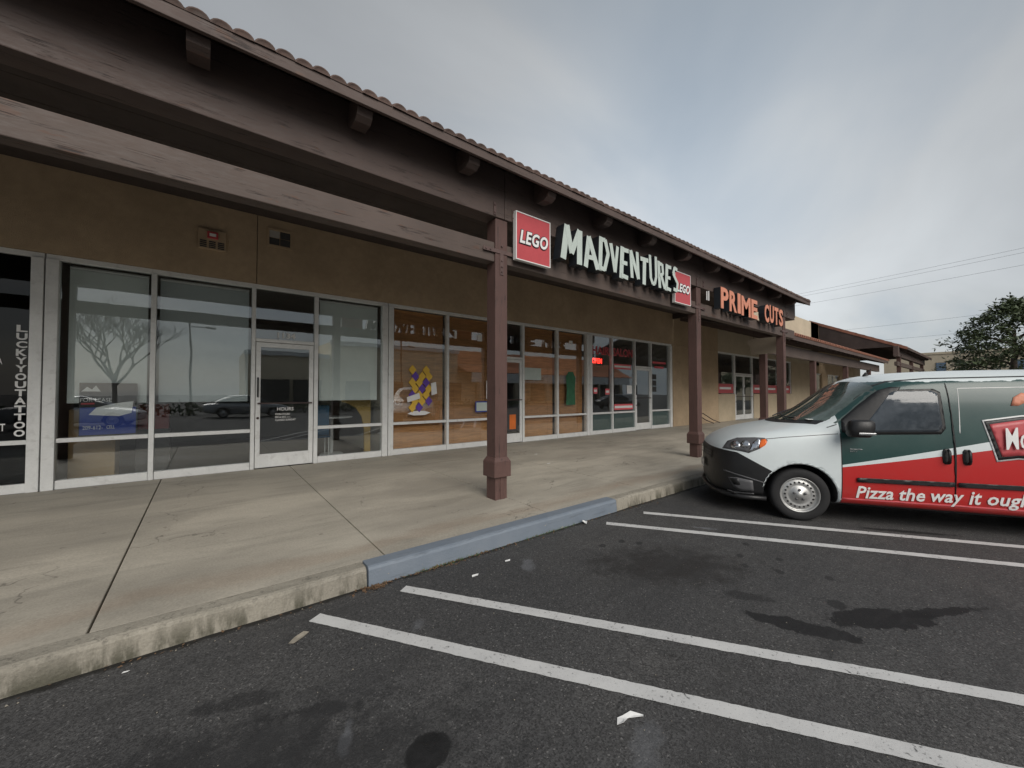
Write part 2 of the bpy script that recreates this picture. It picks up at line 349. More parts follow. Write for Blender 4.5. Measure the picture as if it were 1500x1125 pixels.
# ------------------------------------------------------------------ mesh helpers
WL = {}
def tag(o, label=None, cat=None, group=None, kind=None):
    if label: o['label'] = label
    if cat: o['category'] = cat
    if group: o['group'] = group
    if kind: o['kind'] = kind
    return o
def empty(name, loc=(0, 0, 0), rz=0, **k):
    o = bpy.data.objects.new(name, None); COL.objects.link(o); o.location = loc; o.rotation_euler = (0, 0, rz)
    o.empty_display_size = .2; WL[o] = Vector(loc); return tag(o, **k)
def link(name, me, parent=None, loc=(0, 0, 0), **k):
    o = bpy.data.objects.new(name, me); COL.objects.link(o)
    w = Vector(loc); WL[o] = w
    if parent is not None:
        o.parent = parent; o.location = w - WL[parent]
    else: o.location = w
    return tag(o, **k)
class MB:
    def __init__(s): s.v = []; s.f = []; s.mi = []
    def add(s, vs, fs, mi=0):
        b = len(s.v); s.v += [tuple(v) for v in vs]; s.f += [tuple(i + b for i in f) for f in fs]; s.mi += [mi] * len(fs); return s
    def box(s, x0, x1, y0, y1, z0, z1, mi=0):
        vs = [(x, y, z) for z in (z0, z1) for y in (y0, y1) for x in (x0, x1)]
        return s.add(vs, [(0, 2, 3, 1), (4, 5, 7, 6), (0, 1, 5, 4), (1, 3, 7, 5), (3, 2, 6, 7), (2, 0, 4, 6)], mi)
    def frustum(s, cx, cy, a0, z0, a1, z1, mi=0):
        vs = [(cx + sx * a, cy + sy * a, z) for a, z in ((a0, z0), (a1, z1)) for sx, sy in ((-1, -1), (1, -1), (1, 1), (-1, 1))]
        return s.add(vs, [(3, 2, 1, 0), (4, 5, 6, 7)] + [(i, (i + 1) % 4, 4 + (i + 1) % 4, 4 + i) for i in range(4)], mi)
    def prism(s, pts, d, mi=0):
        n = len(pts); d = Vector(d)
        vs = [Vector(p) for p in pts] + [Vector(p) + d for p in pts]
        return s.add(vs, [tuple(range(n))[::-1], tuple(range(n, 2 * n))] + [(i, (i + 1) % n, n + (i + 1) % n, n + i) for i in range(n)], mi)
    def tube(s, path, radii, n=8, mi=0):
        path = [Vector(p) for p in path]; rings = []
        if not isinstance(radii, (list, tuple)): radii = [radii] * len(path)
        for i, p in enumerate(path):
            t = (path[min(i + 1, len(path) - 1)] - path[max(i - 1, 0)]).normalized()
            a = t.cross(Vector((0, 0, 1)) if abs(t.z) < .9 else Vector((1, 0, 0))).normalized(); c = t.cross(a)
            rings.append([p + (a * math.cos(2 * math.pi * k / n) + c * math.sin(2 * math.pi * k / n)) * radii[i] for k in range(n)])
        vs = [v for r in rings for v in r]; fs = []
        for i in range(len(rings) - 1):
            for k in range(n): fs.append((i * n + k, i * n + (k + 1) % n, (i + 1) * n + (k + 1) % n, (i + 1) * n + k))
        fs += [tuple(range(n))[::-1], tuple(range(len(vs) - n, len(vs)))]
        return s.add(vs, fs, mi)
    def lathe(s, prof, n=32, axis='y', c=(0, 0, 0), mi=0, close=False):
        vs = []
        for k in range(n):
            a = 2 * math.pi * k / n
            for r, h in prof:
                p = (r * math.cos(a), h, r * math.sin(a)) if axis == 'y' else (r * math.cos(a), r * math.sin(a), h)
                vs.append((p[0] + c[0], p[1] + c[1], p[2] + c[2]))
        m = len(prof); fs = []
        for k in range(n):
            for i in range(m - 1 + (1 if close else 0)):
                j = (i + 1) % m
                fs.append((k * m + i, k * m + j, ((k + 1) % n) * m + j, ((k + 1) % n) * m + i))
        return s.add(vs, fs, mi)
    def mesh(s, name, mats, smooth=False, origin=None):
        me = bpy.data.meshes.new(name)
        o = Vector(origin) if origin is not None else Vector((0, 0, 0))
        me.from_pydata([Vector(v) - o for v in s.v], [], s.f)
        if not isinstance(mats, (list, tuple)): mats = [mats]
        for m in mats: me.materials.append(m)
        me.polygons.foreach_set('material_index', s.mi)
        if smooth: me.polygons.foreach_set('use_smooth', [True] * len(s.f))
        bm = bmesh.new(); bm.from_mesh(me); bmesh.ops.recalc_face_normals(bm, faces=bm.faces); bm.to_mesh(me); bm.free()
        me.update(); return me
    def build(s, name, mat, parent=None, smooth=False, bevel=0, rot=True, **k):
        """link as one object with its origin at the base centre of its bounds"""
        lo = Vector([min(v[i] for v in s.v) for i in range(3)]); hi = Vector([max(v[i] for v in s.v) for i in range(3)])
        c = Vector(((lo.x + hi.x) / 2, (lo.y + hi.y) / 2, lo.z))
        o = link(name, s.mesh(name, mat, smooth, c), parent, c, **k)
        if bevel:
            m = o.modifiers.new('bevel', 'BEVEL'); m.width = bevel; m.segments = 2; m.limit_method = 'ANGLE'
        return o
    def local(s, name, mat, parent, smooth=False, bevel=0, **k):
        """child with coordinates given in the parent's own frame"""
        o = bpy.data.objects.new(name, s.mesh(name, mat, smooth)); COL.objects.link(o); o.parent = parent
        WL[o] = Vector((0, 0, 0))
        if bevel:
            m = o.modifiers.new('bevel', 'BEVEL'); m.width = bevel; m.segments = 2; m.limit_method = 'ANGLE'
        return tag(o, **k)
def box(name, mat, parent, *a, bevel=0, **k): return MB().box(*a).build(name, mat, parent, bevel=bevel, **k)

def text_geo(txt, size=1, offset=0, extrude=0, shear=0, spacing=1, align='LEFT', res=3):
    cu = bpy.data.curves.new('t', 'FONT'); cu.body = txt; cu.size = size; cu.offset = offset; cu.extrude = extrude
    cu.shear = shear; cu.space_character = spacing; cu.align_x = align; cu.resolution_u = res
    o = bpy.data.objects.new('t', cu); COL.objects.link(o)
    dg = bpy.context.evaluated_depsgraph_get(); dg.update()
    me = bpy.data.meshes.new_from_object(o.evaluated_get(dg))
    vs = [v.co.copy() for v in me.vertices]; fs = [tuple(p.vertices) for p in me.polygons]
    bpy.data.objects.remove(o); bpy.data.curves.remove(cu); bpy.data.meshes.remove(me)
    return vs, fs
def fit_text(txt, x0, x1, z0, z1, y, thick=.004, offset=0, shear=0, spacing=1):
    """text standing in the XZ plane, facing -Y, stretched to the given rectangle"""
    vs, fs = text_geo(txt, 1, offset, .5, shear, spacing)
    lx, hx = min(v.x for v in vs), max(v.x for v in vs); ly, hy = min(v.y for v in vs), max(v.y for v in vs)
    m = MB(); m.add([(x0 + (v.x - lx) / (hx - lx) * (x1 - x0), y + (-thick if v.z > 0 else 0), z0 + (v.y - ly) / (hy - ly) * (z1 - z0)) for v in vs], fs)
    return m

# ================================================================== THE SETTING
lot = MB().add([(-300, -300, 0), (300, -300, 0), (300, 300, 0), (-300, 300, 0)], [(0, 1, 2, 3)])
lot = link('parking_lot', lot.mesh('parking_lot', M['asphalt']), kind='structure', label='dark worn asphalt parking lot with oil stains')
def stripe(A, B):
    # two painted edges, softly frayed, 4 mm above the asphalt
    def fine(pts):
        P = []
        for i in range(len(pts) - 1):
            p0, p1, p2, p3 = [Vector((*pts[min(max(j, 0), len(pts) - 1)], 0)) for j in (i - 1, i, i + 1, i + 2)]
            for k in range(36):
                t = k / 36; P.append(.5 * ((2 * p1) + (p2 - p0) * t + (2 * p0 - 5 * p1 + 4 * p2 - p3) * t * t + (3 * p1 - p0 - 3 * p2 + p3) * t ** 3))
        return P + [Vector((*pts[-1], 0))]
    rr = random.Random(int(A[0][0] * 100)); a, b = fine(A), fine(B)
    vs = [v + Vector((rr.gauss(0, .0016), rr.gauss(0, .0013), .004)) for pq in zip(a, b) for v in pq]
    return MB().add(vs, [(2 * i, 2 * i + 1, 2 * i + 3, 2 * i + 2) for i in range(len(a) - 1)]).build('parking_stripe', M['stripe'], lot)
BAY = Vector((math.cos(R(56.3)), -math.sin(R(56.3)), 0))          # all bay lines run straight and parallel
def bay_line(x, y, w, length=6.2):
    n = Vector((BAY.y, -BAY.x, 0)) * (w / 2); a = [Vector((x, y, 0)) + BAY * length * k / 6 for k in range(7)]
    return stripe([((p - n).x, (p - n).y) for p in a], [((p + n).x, (p + n).y) for p in a])
for x, y, w in ((.625, 3.03, .10), (1.275, 3.03, .095), (3.83, 3.01, .10), (4.55, 2.97, .10), (8.2, 3.0, .10), (8.9, 3.0, .10)): bay_line(x, y, w)

walk = empty('sidewalk', (0, 5.8, 0), kind='structure', label='stained concrete sidewalk under the arcade')
joints = [-8, -6.3, -4.4, -2.45, -.53, 1.265, 3.24] + [3.24 + 1.95 * k for k in range(1, 25)]
for i in range(len(joints) - 1):
    a, b = joints[i] + .006, joints[i + 1] - .006
    dz = random.uniform(-.002, .002)
    m = MB()
    vs = [(a, 3.40, 0), (b, 3.40, 0), (b, 8.365, 0), (a, 8.365, 0), (a, 3.40, .150 + dz), (b, 3.40, .150 + dz), (b, 8.365, .205 + dz), (a, 8.365, .205 + dz)]
    m.add(vs, [(3, 2, 1, 0), (4, 5, 6, 7), (0, 1, 5, 4), (1, 2, 6, 5), (2, 3, 7, 6), (3, 0, 4, 7)])
    m.build('slab', M['concrete'], walk, bevel=.006)
kerb = empty('kerb', (0, 3.3, 0), kind='structure', label='concrete kerb with a blue painted stretch')
def kerb_seg(x0, x1, mat, lab=None, top=.150, y=3.25, seed=0, amp=.004):
    rr = random.Random(seed); m = MB(); n = max(2, int((x1 - x0) / .06)); prof = []
    ph = rr.uniform(0, 9)
    for i in range(n + 1):
        x = x0 + (x1 - x0) * i / n
        w = amp * (math.sin(x * 5 + ph) + rr.uniform(-1, 1) * .8)
        prof.append([(x, y - .012 + w * .5, -.02), (x, y + w * .6, top - .028 + w * .4), (x, y + .010 + w, top - .007), (x, y + .030 + w, top + .001), (x, 3.394, top + .003), (x, 3.394, -.02)])
    vs = [p for r in prof for p in r]; fs = [(i * 6 + k, (i + 1) * 6 + k, (i + 1) * 6 + k + 1, i * 6 + k + 1) for i in range(n) for k in range(5)]
    fs += [(0, 1, 2, 3, 4, 5), tuple(n * 6 + k for k in (5, 4, 3, 2, 1, 0))]
    m.add(vs, fs); o = m.build('kerb_segment', mat, kerb, smooth=False)
    if lab: o['label'] = lab
    return o
kerb_seg(-8, -2.5, M['kerbc'], seed=1); kerb_seg(-2.49, 1.055, M['kerbc'], seed=2, amp=.005)
kerb_seg(1.067, 4.325, M['bluekerb'], 'blue painted accessible-bay kerb stretch', top=.156, y=3.235, seed=3, amp=.003)
kerb_seg(4.337, 8.2, M['kerbc'], 'broken crumbling kerb stretch', seed=4, amp=.012)
for k in range(7): kerb_seg(8.21 + k * 6, 14.2 + k * 6, M['kerbc'], seed=5 + k)

# ================================================================== THE ARCADE BUILDING
FY = 8.37
mall = empty('shopping_arcade', (0, FY, 0), label='long single-storey tan shopping arcade with brown timber canopy and tiled roof', cat='building')
# walls
def wall(x0, x1, z0, z1, mat='stucco', y0=FY, y1=FY + .22): return box('wall', M[mat], mall, x0, x1, y0, y1, z0, z1)
wall(-7, .70, 3.565, 6.6); wall(.712, 15.05, 3.565, 6.6)
wall(14.95, 19.05, .1, 3.56); wall(15.06, 19.05, 3.565, 6.6, 'stucco')
box('wall', M['stucco'], mall, 14.97, 15.04, FY - .02, FY, .2, 3.5)          # thin corner trim
wall(19.06, 35.3, 3.56, 6.6, 'cream'); wall(19.06, 20.9, .1, 1.52, 'blockwall'); wall(23.25, 29.3, .1, 1.52, 'blockwall')
wall(29.31, 33.5, .1, 3.55, 'blockwall'); wall(33.51, 48.5, .1, 1.0, 'stucco'); wall(33.51, 48.5, 3.0, 6.6, 'stucco')
wall(36.0, 37.5, 1.01, 2.99); wall(41, 42.4, 1.01, 2.99); wall(46, 48.5, 1.01, 2.99)
# interior shell
box('back_wall', M['inwall'], mall, -7, 48.5, 14.5, 14.7, 0, 6.5)
box('ceiling', M['inwall'], mall, -7, 48.5, FY + .23, 14.5, 3.75, 3.85)
box('room_floor', M['infloor'], mall, -7, 48.5, FY, 14.5, .02, .19)
for x in (-7.1, -1.86, 3.09, 9.83, 14.99, 29.3, 48.4): box('partition', M['inwall'], mall, x, x + .1, FY + .24, 14.48, .2, 3.74)

# storefront glazing
def storefront(spec, x_lo, x_hi, wide=(), gm='glass'):
    st = box('storefront', M['alu'], mall, x_lo, x_hi, FY + .02, FY + .13, 3.49, 3.56, bevel=.004)   # head rail is the part; the rest its pieces
    for a, b in wide: box('mullion', M['alu'], st, a, b, FY - .005, FY + .14, .2, 3.488, bevel=.005)
    for kind, a, b in spec:
        if kind == 'w' and gm:
            box('bottom_rail', M['alu'], st, a, b, FY + .022, FY + .128, .2, .325, bevel=.004)
            box('mid_rail', M['alu'], st, a, b, FY + .022, FY + .128, .865, .925, bevel=.004)
            box('pane', M[gm], st, a, b, FY + .07, FY + .078, .926, 3.488)
            box('pane', M[gm], st, a, b, FY + .07, FY + .078, .326, .864)
        elif kind == 's':
            box('bottom_rail', M['alu'], st, a, b, FY + .022, FY + .128, .2, .325, bevel=.004)
            box('mid_rail', M['alu'], st, a, b, FY + .022, FY + .128, .865, .925, bevel=.004)
            box('pane', M['glass'], st, a, b, FY + .07, FY + .078, .926, 3.488)
            box('panel', M['spandrel'], st, a, b, FY + .08, FY + .09, .326, .864)
            box('pane', M['glass_dark'], st, a, b, FY + .07, FY + .078, .326, .864)
        elif kind == 'm': box('mullion', M['alu'], st, a, b, FY + .01, FY + .135, .2, 3.488, bevel=.004)
        elif kind == 'd':
            box('transom_rail', M['alu'], st, a, b, FY + .022, FY + .128, 2.515, 2.575, bevel=.004)
            box('pane', M['glass'], st, a, b, FY + .07, FY + .078, 2.576, 3.488)
            door(a + .006, b - .006)
    return st
def door(a, b, z1=2.505, y=FY + .03):
    m = MB(); s = .075
    m.box(a, a + s, y, y + .05, .215, z1); m.box(b - s, b, y, y + .05, .215, z1)
    m.box(a + s, b - s, y + .001, y + .049, z1 - .085, z1); m.box(a + s, b - s, y + .001, y + .049, .215, .46)
    d = m.build('door', M['alu'], mall, bevel=.003)
    box('pane', M['glass'], d, a + s, b - s, y + .022, y + .030, .461, z1 - .086)
    box('push_bar', M['iron'], d, a + s * .4, b - s * .4, y - .045, y - .015, 1.375, 1.40)
    box('pull_handle', M['black'], d, a + .02, a + .045, y - .04, y - .002, 1.50, 1.86, bevel=.006)
    MB().lathe([(.0, -.012), (.022, -.012), (.022, 0)], 12, 'y', (a + s * .5, y, 1.12)).build('lock', M['iron'], d)
    return d
storefront([('w', -5.6, -3.76), ('m', -3.755, -3.69), ('w', -3.685, -1.935)], -6.9, -1.81, [(-6.9, -5.605), (-1.93, -1.81)], 'glass_dim')
storefront([('w', -1.665, -.70), ('m', -.695, -.63), ('w', -.625, .64), ('m', .645, .705), ('d', .71, 1.67), ('m', 1.675, 1.745), ('w', 1.75, 3.02)], -1.795, 3.14, [(-1.795, -1.67), (3.025, 3.14)])
storefront([('w', 3.275, 4.60), ('m', 4.605, 4.665), ('w', 4.67, 5.94), ('m', 5.945, 6.005), ('d', 6.01, 7.0), ('m', 7.005, 7.075), ('w', 7.08, 8.365), ('m', 8.37, 8.435), ('w', 8.44, 9.715)], 3.155, 9.84, [(3.155, 3.27), (9.72, 9.84)])
storefront([('s', 9.985, 11.03), ('m', 11.035, 11.1), ('s', 11.105, 12.37), ('m', 12.375, 12.425), ('d', 12.43, 13.42), ('m', 13.425, 13.48), ('s', 13.485, 14.77)], 9.855, 14.94, [(9.855, 9.98), (14.775, 14.94)])
# far shop: windows over a block wall, a glazed door
far = box('storefront', M['alu'], mall, 19.06, 29.29, FY + .02, FY + .13, 3.48, 3.555)
for a, b in ((19.1, 20.85), (23.3, 24.8), (24.88, 26.9), (26.98, 29.2)):
    box('pane', M['glass'], far, a, b, FY + .07, FY + .078, 1.53, 3.478); box('mullion', M['alu'], far, b + .005, b + .07, FY + .02, FY + .13, 1.53, 3.478)
    o = box('red_band', M['signred'], far, a + .02, b - .02, FY + .06, FY + .066, 1.56, 2.02)
    o = box('price_strip', M['paper'], far, a + .2, b - .3, FY + .052, FY + .058, 1.75, 1.86)
box('mullion', M['alu'], far, 20.92, 21.0, FY + .02, FY + .13, .2, 3.478); box('mullion', M['alu'], far, 23.12, 23.2, FY + .02, FY + .13, .2, 3.478)
box('transom_rail', M['alu'], far, 21.0, 23.12, FY + .022, FY + .128, 2.52, 2.58); box('pane', M['glass'], far, 21.0, 23.12, FY + .07, FY + .078, 2.581, 3.478)
door(21.01, 22.05); door(22.07, 23.11)
for a, b in ((33.6, 35.9), (37.6, 40.9), (42.5, 45.9)):
    w_ = box('window', M['alu'], mall, a, b, FY + .05, FY + .12, 2.92, 2.99)
    box('pane', M['glass'], w_, a, b, FY + .08, FY + .088, 1.02, 2.915); box('mullion', M['alu'], w_, (a + b) / 2 - .03, (a + b) / 2 + .03, FY + .04, FY + .079, 1.02, 2.915)

# canopy timberwork
def post(x, y=4.28, z1=3.925, s=.10, cap=True):
    p = MB().box(x - s, x + s, y - s, y + s, .70, z1).build('post', M['post'], mall, bevel=.008)
    m = MB(); m.box(x - .136, x + .136, y - .136, y + .136, .46, .66); m.frustum(x, y, .136, .6605, .103, .72)
    m.build('post_collar', M['post'], p, bevel=.006)
    rr = random.Random(int(x * 10)); m = MB(); n = 7
    for i in range(n):                                          # split, weathered foot: staves of uneven depth
        a = x - s + 2 * s * i / n; d = rr.uniform(0, .014)
        m.box(a + .001, a + 2 * s / n - .001, y - s + d, y + s - d, .14 + (rr.uniform(.0, .05) if i == 0 else 0), .4595)
    m.box(x - s - .004 + rr.uniform(.006, .02), x + s - .012, y - s + .016, y + s - .016, .15, .459)
    m.build('post_foot', M['post'], p)
    return p
def bolts(m, pts, y):
    for x, z in pts: m.lathe([(0, -.010), (.011, -.010), (.013, -.004), (.013, 0)], 8, 'y', (x, y, z))
def canopy_high(x0, x1, posts, xe, corb):
    for x in posts:
        p = post(x)
        f = 4.178
        m = MB(); m.box(x - .30, x + .30, f - .008, f, 3.455, 3.505); m.box(x - .028, x + .028, f - .0075, f, 3.17, 3.4545)
        bolts(m, [(x + d, 3.48) for d in (-.26, -.19, .19, .26)] + [(x, z) for z in (3.21, 3.28, 3.36, 3.56)], f - .008)
        m.build('bracket', M['bracket'], p)
        m = MB(); m.box(x - .15, x - .11, 4.148, 4.156, 3.95, 4.12); m.box(x + .16, x + .20, 4.148, 4.156, 3.95, 4.10)
        bolts(m, [(x - .13, 3.98), (x - .13, 4.08), (x + .18, 3.98), (x + .18, 4.06)], 4.148)
        m.build('bracket', M['bracket'], p)
    ps = [x0 - .4] + list(posts) + [x1 + .1]
    for i in range(len(ps) - 1):                                 # lower rail beams between posts
        a, b = ps[i] + (.101 if i else 0), ps[i + 1] - (.101 if i < len(ps) - 2 else 0)
        if b - a > .15: box('rail_beam', M['wood2'], mall, a, b, 4.20, 4.36, 3.335, 3.60, bevel=.008)
    cuts = [x0 - .4] + [p + .04 for p in posts] + [x1]
    for i in range(len(cuts) - 1):
        if cuts[i + 1] - cuts[i] > .1: box('header_beam', M['wood'], mall, cuts[i] + .003, cuts[i + 1] - .003, 4.16, 4.40, 3.93, 4.60, bevel=.008)
    # rafters with rounded tails that show outside the header beam
    me = None; x = corb
    while x < x1 - .1:
        if x > x0 - .3:
            if me is None:
                pr = [(0, 8.36, 6.35), (0, 8.36, 6.55), (0, 3.86, 4.44), (0, 3.845, 4.37), (0, 3.87, 4.31), (0, 3.93, 4.275), (0, 4.10, 4.29), (0, 4.16, 4.335)]
                me = MB().prism([(p[0] - .075, p[1], p[2]) for p in pr], (.15, 0, 0)).mesh('rafter', M['wood'])
            link('rafter', me, mall, (x, 0, 0))
        x += 1.28
    # roof: deck, fascia, eave tiles one by one, the tile courses above joined
    def zr(y): return 4.455 + (y - 3.80) * .47
    m = MB(); m.prism([(x0, 3.805, zr(3.805)), (x0, 8.9, zr(8.9)), (x0, 8.9, zr(8.9) + .07), (x0, 3.805, zr(3.805) + .05)], (xe - x0, 0, 0))
    roof = m.build('roof', M['soffit'], mall)
    box('fascia', M['wood'], roof, x0, xe, 3.765, 3.803, 4.355, 4.468, bevel=.005)
    for yb in [4.6 + .62 * k for k in range(6)]:                 # board joints under the deck
        m = MB().prism([(x0, yb, zr(yb) - .012), (x0, yb + .60, zr(yb + .60) - .012), (x0, yb + .60, zr(yb + .6) - .001), (x0, yb, zr(yb) - .001)], (xe - x0 - .02, 0, 0))
        m.build('soffit_board', M['soffit'], roof)
    def tile_mesh():
        m = MB(); n = 8; vs = []
        for j, (yy, rad) in enumerate(((0, .0745), (.46, .066))):
            for r_ in (rad, rad - .016):
                for i in range(n + 1):
                    a = math.pi * i / n; vs.append((r_ * math.cos(a), yy, yy * .47 + r_ * math.sin(a) * .78))
        N = n + 1; fs = []
        for i in range(n):
            fs += [(i, i + 1, 2 * N + i + 1, 2 * N + i), (N + i, N + i + 1, 3 * N + i + 1, 3 * N + i), (i, i + 1, N + i + 1, N + i), (2 * N + i, 2 * N + i + 1, 3 * N + i + 1, 3 * N + i)]
        fs += [tuple(range(N, 2 * N))]                            # mortared butt end
        m.add(vs, fs); return m.mesh('roof_tile', M['tile'], True)
    step = .145 if x0 < 20 else .2; tm = tile_mesh(); rr = random.Random(3)
    k = 0; x = x0 + .1
    while x < xe:
        o = link('roof_tile', tm, roof, (x + rr.uniform(-.006, .006), 3.752 + rr.uniform(-.007, .007), 4.452 + rr.uniform(-.003, .003)))
        o.rotation_euler = (0, 0, rr.uniform(-.03, .03)); x += step
    m = MB(); n = int((xe - x0) / .052)
    for c in range(11):                                          # upper courses: corrugated, each course lapping the next
        y0, y1 = 4.08 + c * .44, 4.08 + c * .44 + .47
        vs = []; fs = []
        for i in range(n + 1):
            xx = x0 + (xe - x0) * i / n; h = .045 * abs(math.sin((xx - x0) / .208 * math.pi)) + .05
            vs += [(xx, y0, zr(y0) + h + .035), (xx, y1, zr(y1) + h)]
        fs = [(2 * i, 2 * i + 2, 2 * i + 3, 2 * i + 1) for i in range(n)]
        m.add(vs, fs)
    m.build('tile_courses', M['tile'], roof, kind='stuff')
    if x0 < 20:
        for k in range(8): box('shade_board', M['soffit'], roof, x0, xe - .1, 4.86 + k * .438, 4.86 + k * .438 + .43, 4.81, 4.835)  # added flat boards that darken the gap between the beams
    # gable ends
    for xg, s_ in ((xe - .06, 1), (x0 + .02, -1)):
        MB().prism([(xg, 4.42, 4.60), (xg, 8.6, 4.60), (xg, 8.6, zr(8.6) - .01), (xg, 4.42, zr(4.42) - .01)], (.05, 0, 0)).build('gable', M['soffit'], roof)
        MB().prism([(xg - .03, 3.78, zr(3.78) - .09), (xg - .03, 8.9, zr(8.9) - .09), (xg - .03, 8.9, zr(8.9) + .12), (xg - .03, 3.78, zr(3.78) + .10)], (.13, 0, 0)).build('rake_board', M['tile_red'] if x0 > 20 else M['wood'], roof)
    return roof
canopy_high(-7, 14.95, [-2.36, 3.12, 8.60, 14.05], 15.05, -6.48)
box('beam_end', M['wood'], mall, 14.955, 15.06, 4.17, 4.39, 4.02, 4.58, bevel=.02)
canopy_high(35.3, 48.4, [36.0, 41.6, 47.6], 48.5, 35.9)
# low canopy between
for x in (15.32, 21.0, 26.7, 32.4): post(x, 5.2, 2.97)
box('rail_beam', M['wood2'], mall, 15.1, 35.2, 5.11, 5.29, 2.975, 3.40, bevel=.01)
lowroof = MB().prism([(15.1, 4.72, 3.60), (15.1, FY - .01, 4.75), (15.1, FY - .01, 4.83), (15.1, 4.72, 3.67)], (20.15, 0, 0)).build('low_roof', M['soffit'], mall)
box('fascia', M['wood'], lowroof, 15.1, 35.25, 4.68, 4.718, 3.50, 3.64)
tmn = MB(); vs = []; fs = []; n = 8; N = 9
for yy, rad in ((0, .098), (.5, .085)):
    for r_ in (rad, rad - .015):
        for i in range(N): a = math.pi * i / n; vs.append((r_ * math.cos(a), yy, yy * .315 + r_ * math.sin(a)))
for i in range(n): fs += [(i, i + 1, 2 * N + i + 1, 2 * N + i), (i, i + 1, N + i + 1, N + i), (N + i, N + i + 1, 3 * N + i + 1, 3 * N + i)]
lt = tmn.add(vs, fs).mesh('roof_tile', M['tile_red'], True)
for k in range(80): link('roof_tile', lt, lowroof, (15.2 + k * .252, 4.62, 3.655))
m = MB(); n = 380
for c in range(7):
    y0, y1 = 5.02 + c * .46, 5.50 + c * .46; vs = []
    for i in range(n + 1):
        xx = 15.1 + 20.1 * i / n; h = .05 * abs(math.sin(i / 4 * math.pi)) + .03
        vs += [(xx, y0, 3.66 + (y0 - 4.72) * .315 + h + .05), (xx, min(y1, FY - .02), 3.66 + (min(y1, FY - .02) - 4.72) * .315 + h + .02)]
    m.add(vs, [(2 * i, 2 * i + 2, 2 * i + 3, 2 * i + 1) for i in range(n)])
m.build('tile_courses', M['tile_red'], lowroof, kind='stuff')
x = 15.6
me = MB().prism([(-.05, 4.76, 3.46), (-.05, 8.34, 4.59), (-.05, 8.34, 4.73), (-.05, 4.76, 3.60)], (.10, 0, 0)).mesh('rafter', M['wood'])
while x < 35: link('rafter', me, mall, (x, 0, 0)); x += .9
# wall fittings: louvre box with alarm, four-light vent, conduit seam
v = MB().box(-.13, .25, FY - .05, FY - .002, 4.02, 4.36).build('vent_box', M['stucco'], mall, bevel=.006)
for k in range(3):
    for j in range(4): box('louvre', M['indark'], v, -.105 + k * .12, -.015 + k * .12, FY - .056, FY - .0505, 4.045 + j * .032, 4.065 + j * .032)
box('alarm', M['signred'], v, -.01, .14, FY - .085, FY - .051, 4.20, 4.32, bevel=.01); box('alarm_plate', M['paper'], v, .02, .11, FY - .089, FY - .0855, 4.235, 4.285)
v = MB()
v.box(.86, 1.26, FY - .02, FY - .001, 4.29, 4.33).box(.86, 1.26, FY - .02, FY - .001, 4.60, 4.64).box(.86, .89, FY - .0195, FY - .001, 4.3301, 4.5999).box(1.23, 1.26, FY - .0195, FY - .001, 4.3301, 4.5999)
v = v.build('wall_vent', M['stucco'], mall)
for i, (a, z) in enumerate(((.892, 4.332), (1.065, 4.332), (.892, 4.47), (1.065, 4.47))):
    box('vent_screen', M['indark'] if i != 2 else M['inwall'], v, a, a + .162, FY - .008, FY - .001, z, z + .127)

# ================================================================== THINGS IN AND ON THE SHOPFRONTS
def thing_box(name, mat, label, cat, *a, bevel=0, group=None): return box(name, M[mat], None, *a, bevel=bevel, label=label, cat=cat, group=group)
BY = FY + .20
def blind(x0, x1, z0, z1, mat, label):
    b_ = empty('roller_blind', (x0, BY, z1), label=label, cat='blind', group='grey blinds of the shop numbered 1134')
    box('fabric', mat, b_, x0, x1, BY, BY + .004, z0, z1); box('hem_bar', mat, b_, x0, x1, BY - .006, BY + .01, z0 - .025, z0 - .001)
    MB().tube([(x0, BY + .02, z1 + .03), (x1, BY + .02, z1 + .03)], .028, 10).build('roller', M['alu'], b_)
blind(-1.60, -.74, 1.45, 3.42, M['blind'], 'pale grey roller blind above the for-lease poster')
blind(-.60, .61, 1.45, 3.42, M['blind_dk'], 'darker grey roller blind in the window left of door 1134')
blind(1.80, 2.97, 1.45, 3.42, M['blind'], 'grey roller blind in the window right of door 1134')
def wood_blind(x0, x1, label, z0=.30):
    b_ = empty('wooden_blind', (x0, BY, z0), label=label, cat='blind', group='brown slatted blinds of the middle shop')
    m = MB(); z = z0; rr = random.Random(int(x0 * 7))
    while z < 3.42:
        t = rr.uniform(-.003, .003); m.add([(x0, BY + t, z), (x1, BY + t, z), (x1, BY + .016, z + .050), (x0, BY + .016, z + .050)], [(0, 1, 2, 3)]); z += .046
    m.build('slats', M['woodblind'], b_, kind='stuff')
    for f in (.18, .82): box('ladder_tape', M['woodblind'], b_, x0 + (x1 - x0) * f - .006, x0 + (x1 - x0) * f + .006, BY - .008, BY - .004, z0, 3.42)
    box('head_rail', M['woodblind'], b_, x0, x1, BY - .01, BY + .05, 3.43, 3.48)
wood_blind(3.30, 4.59, 'brown slatted blind behind the yellow and purple window decal')
wood_blind(4.68, 5.92, 'brown slatted blind partly hidden by the near post')
wood_blind(7.10, 8.35, 'brown slatted blind just right of the middle shop door')
wood_blind(8.45, 9.70, 'brown slatted blind behind the green window decal')
GY = FY + .064      # just outside the panes
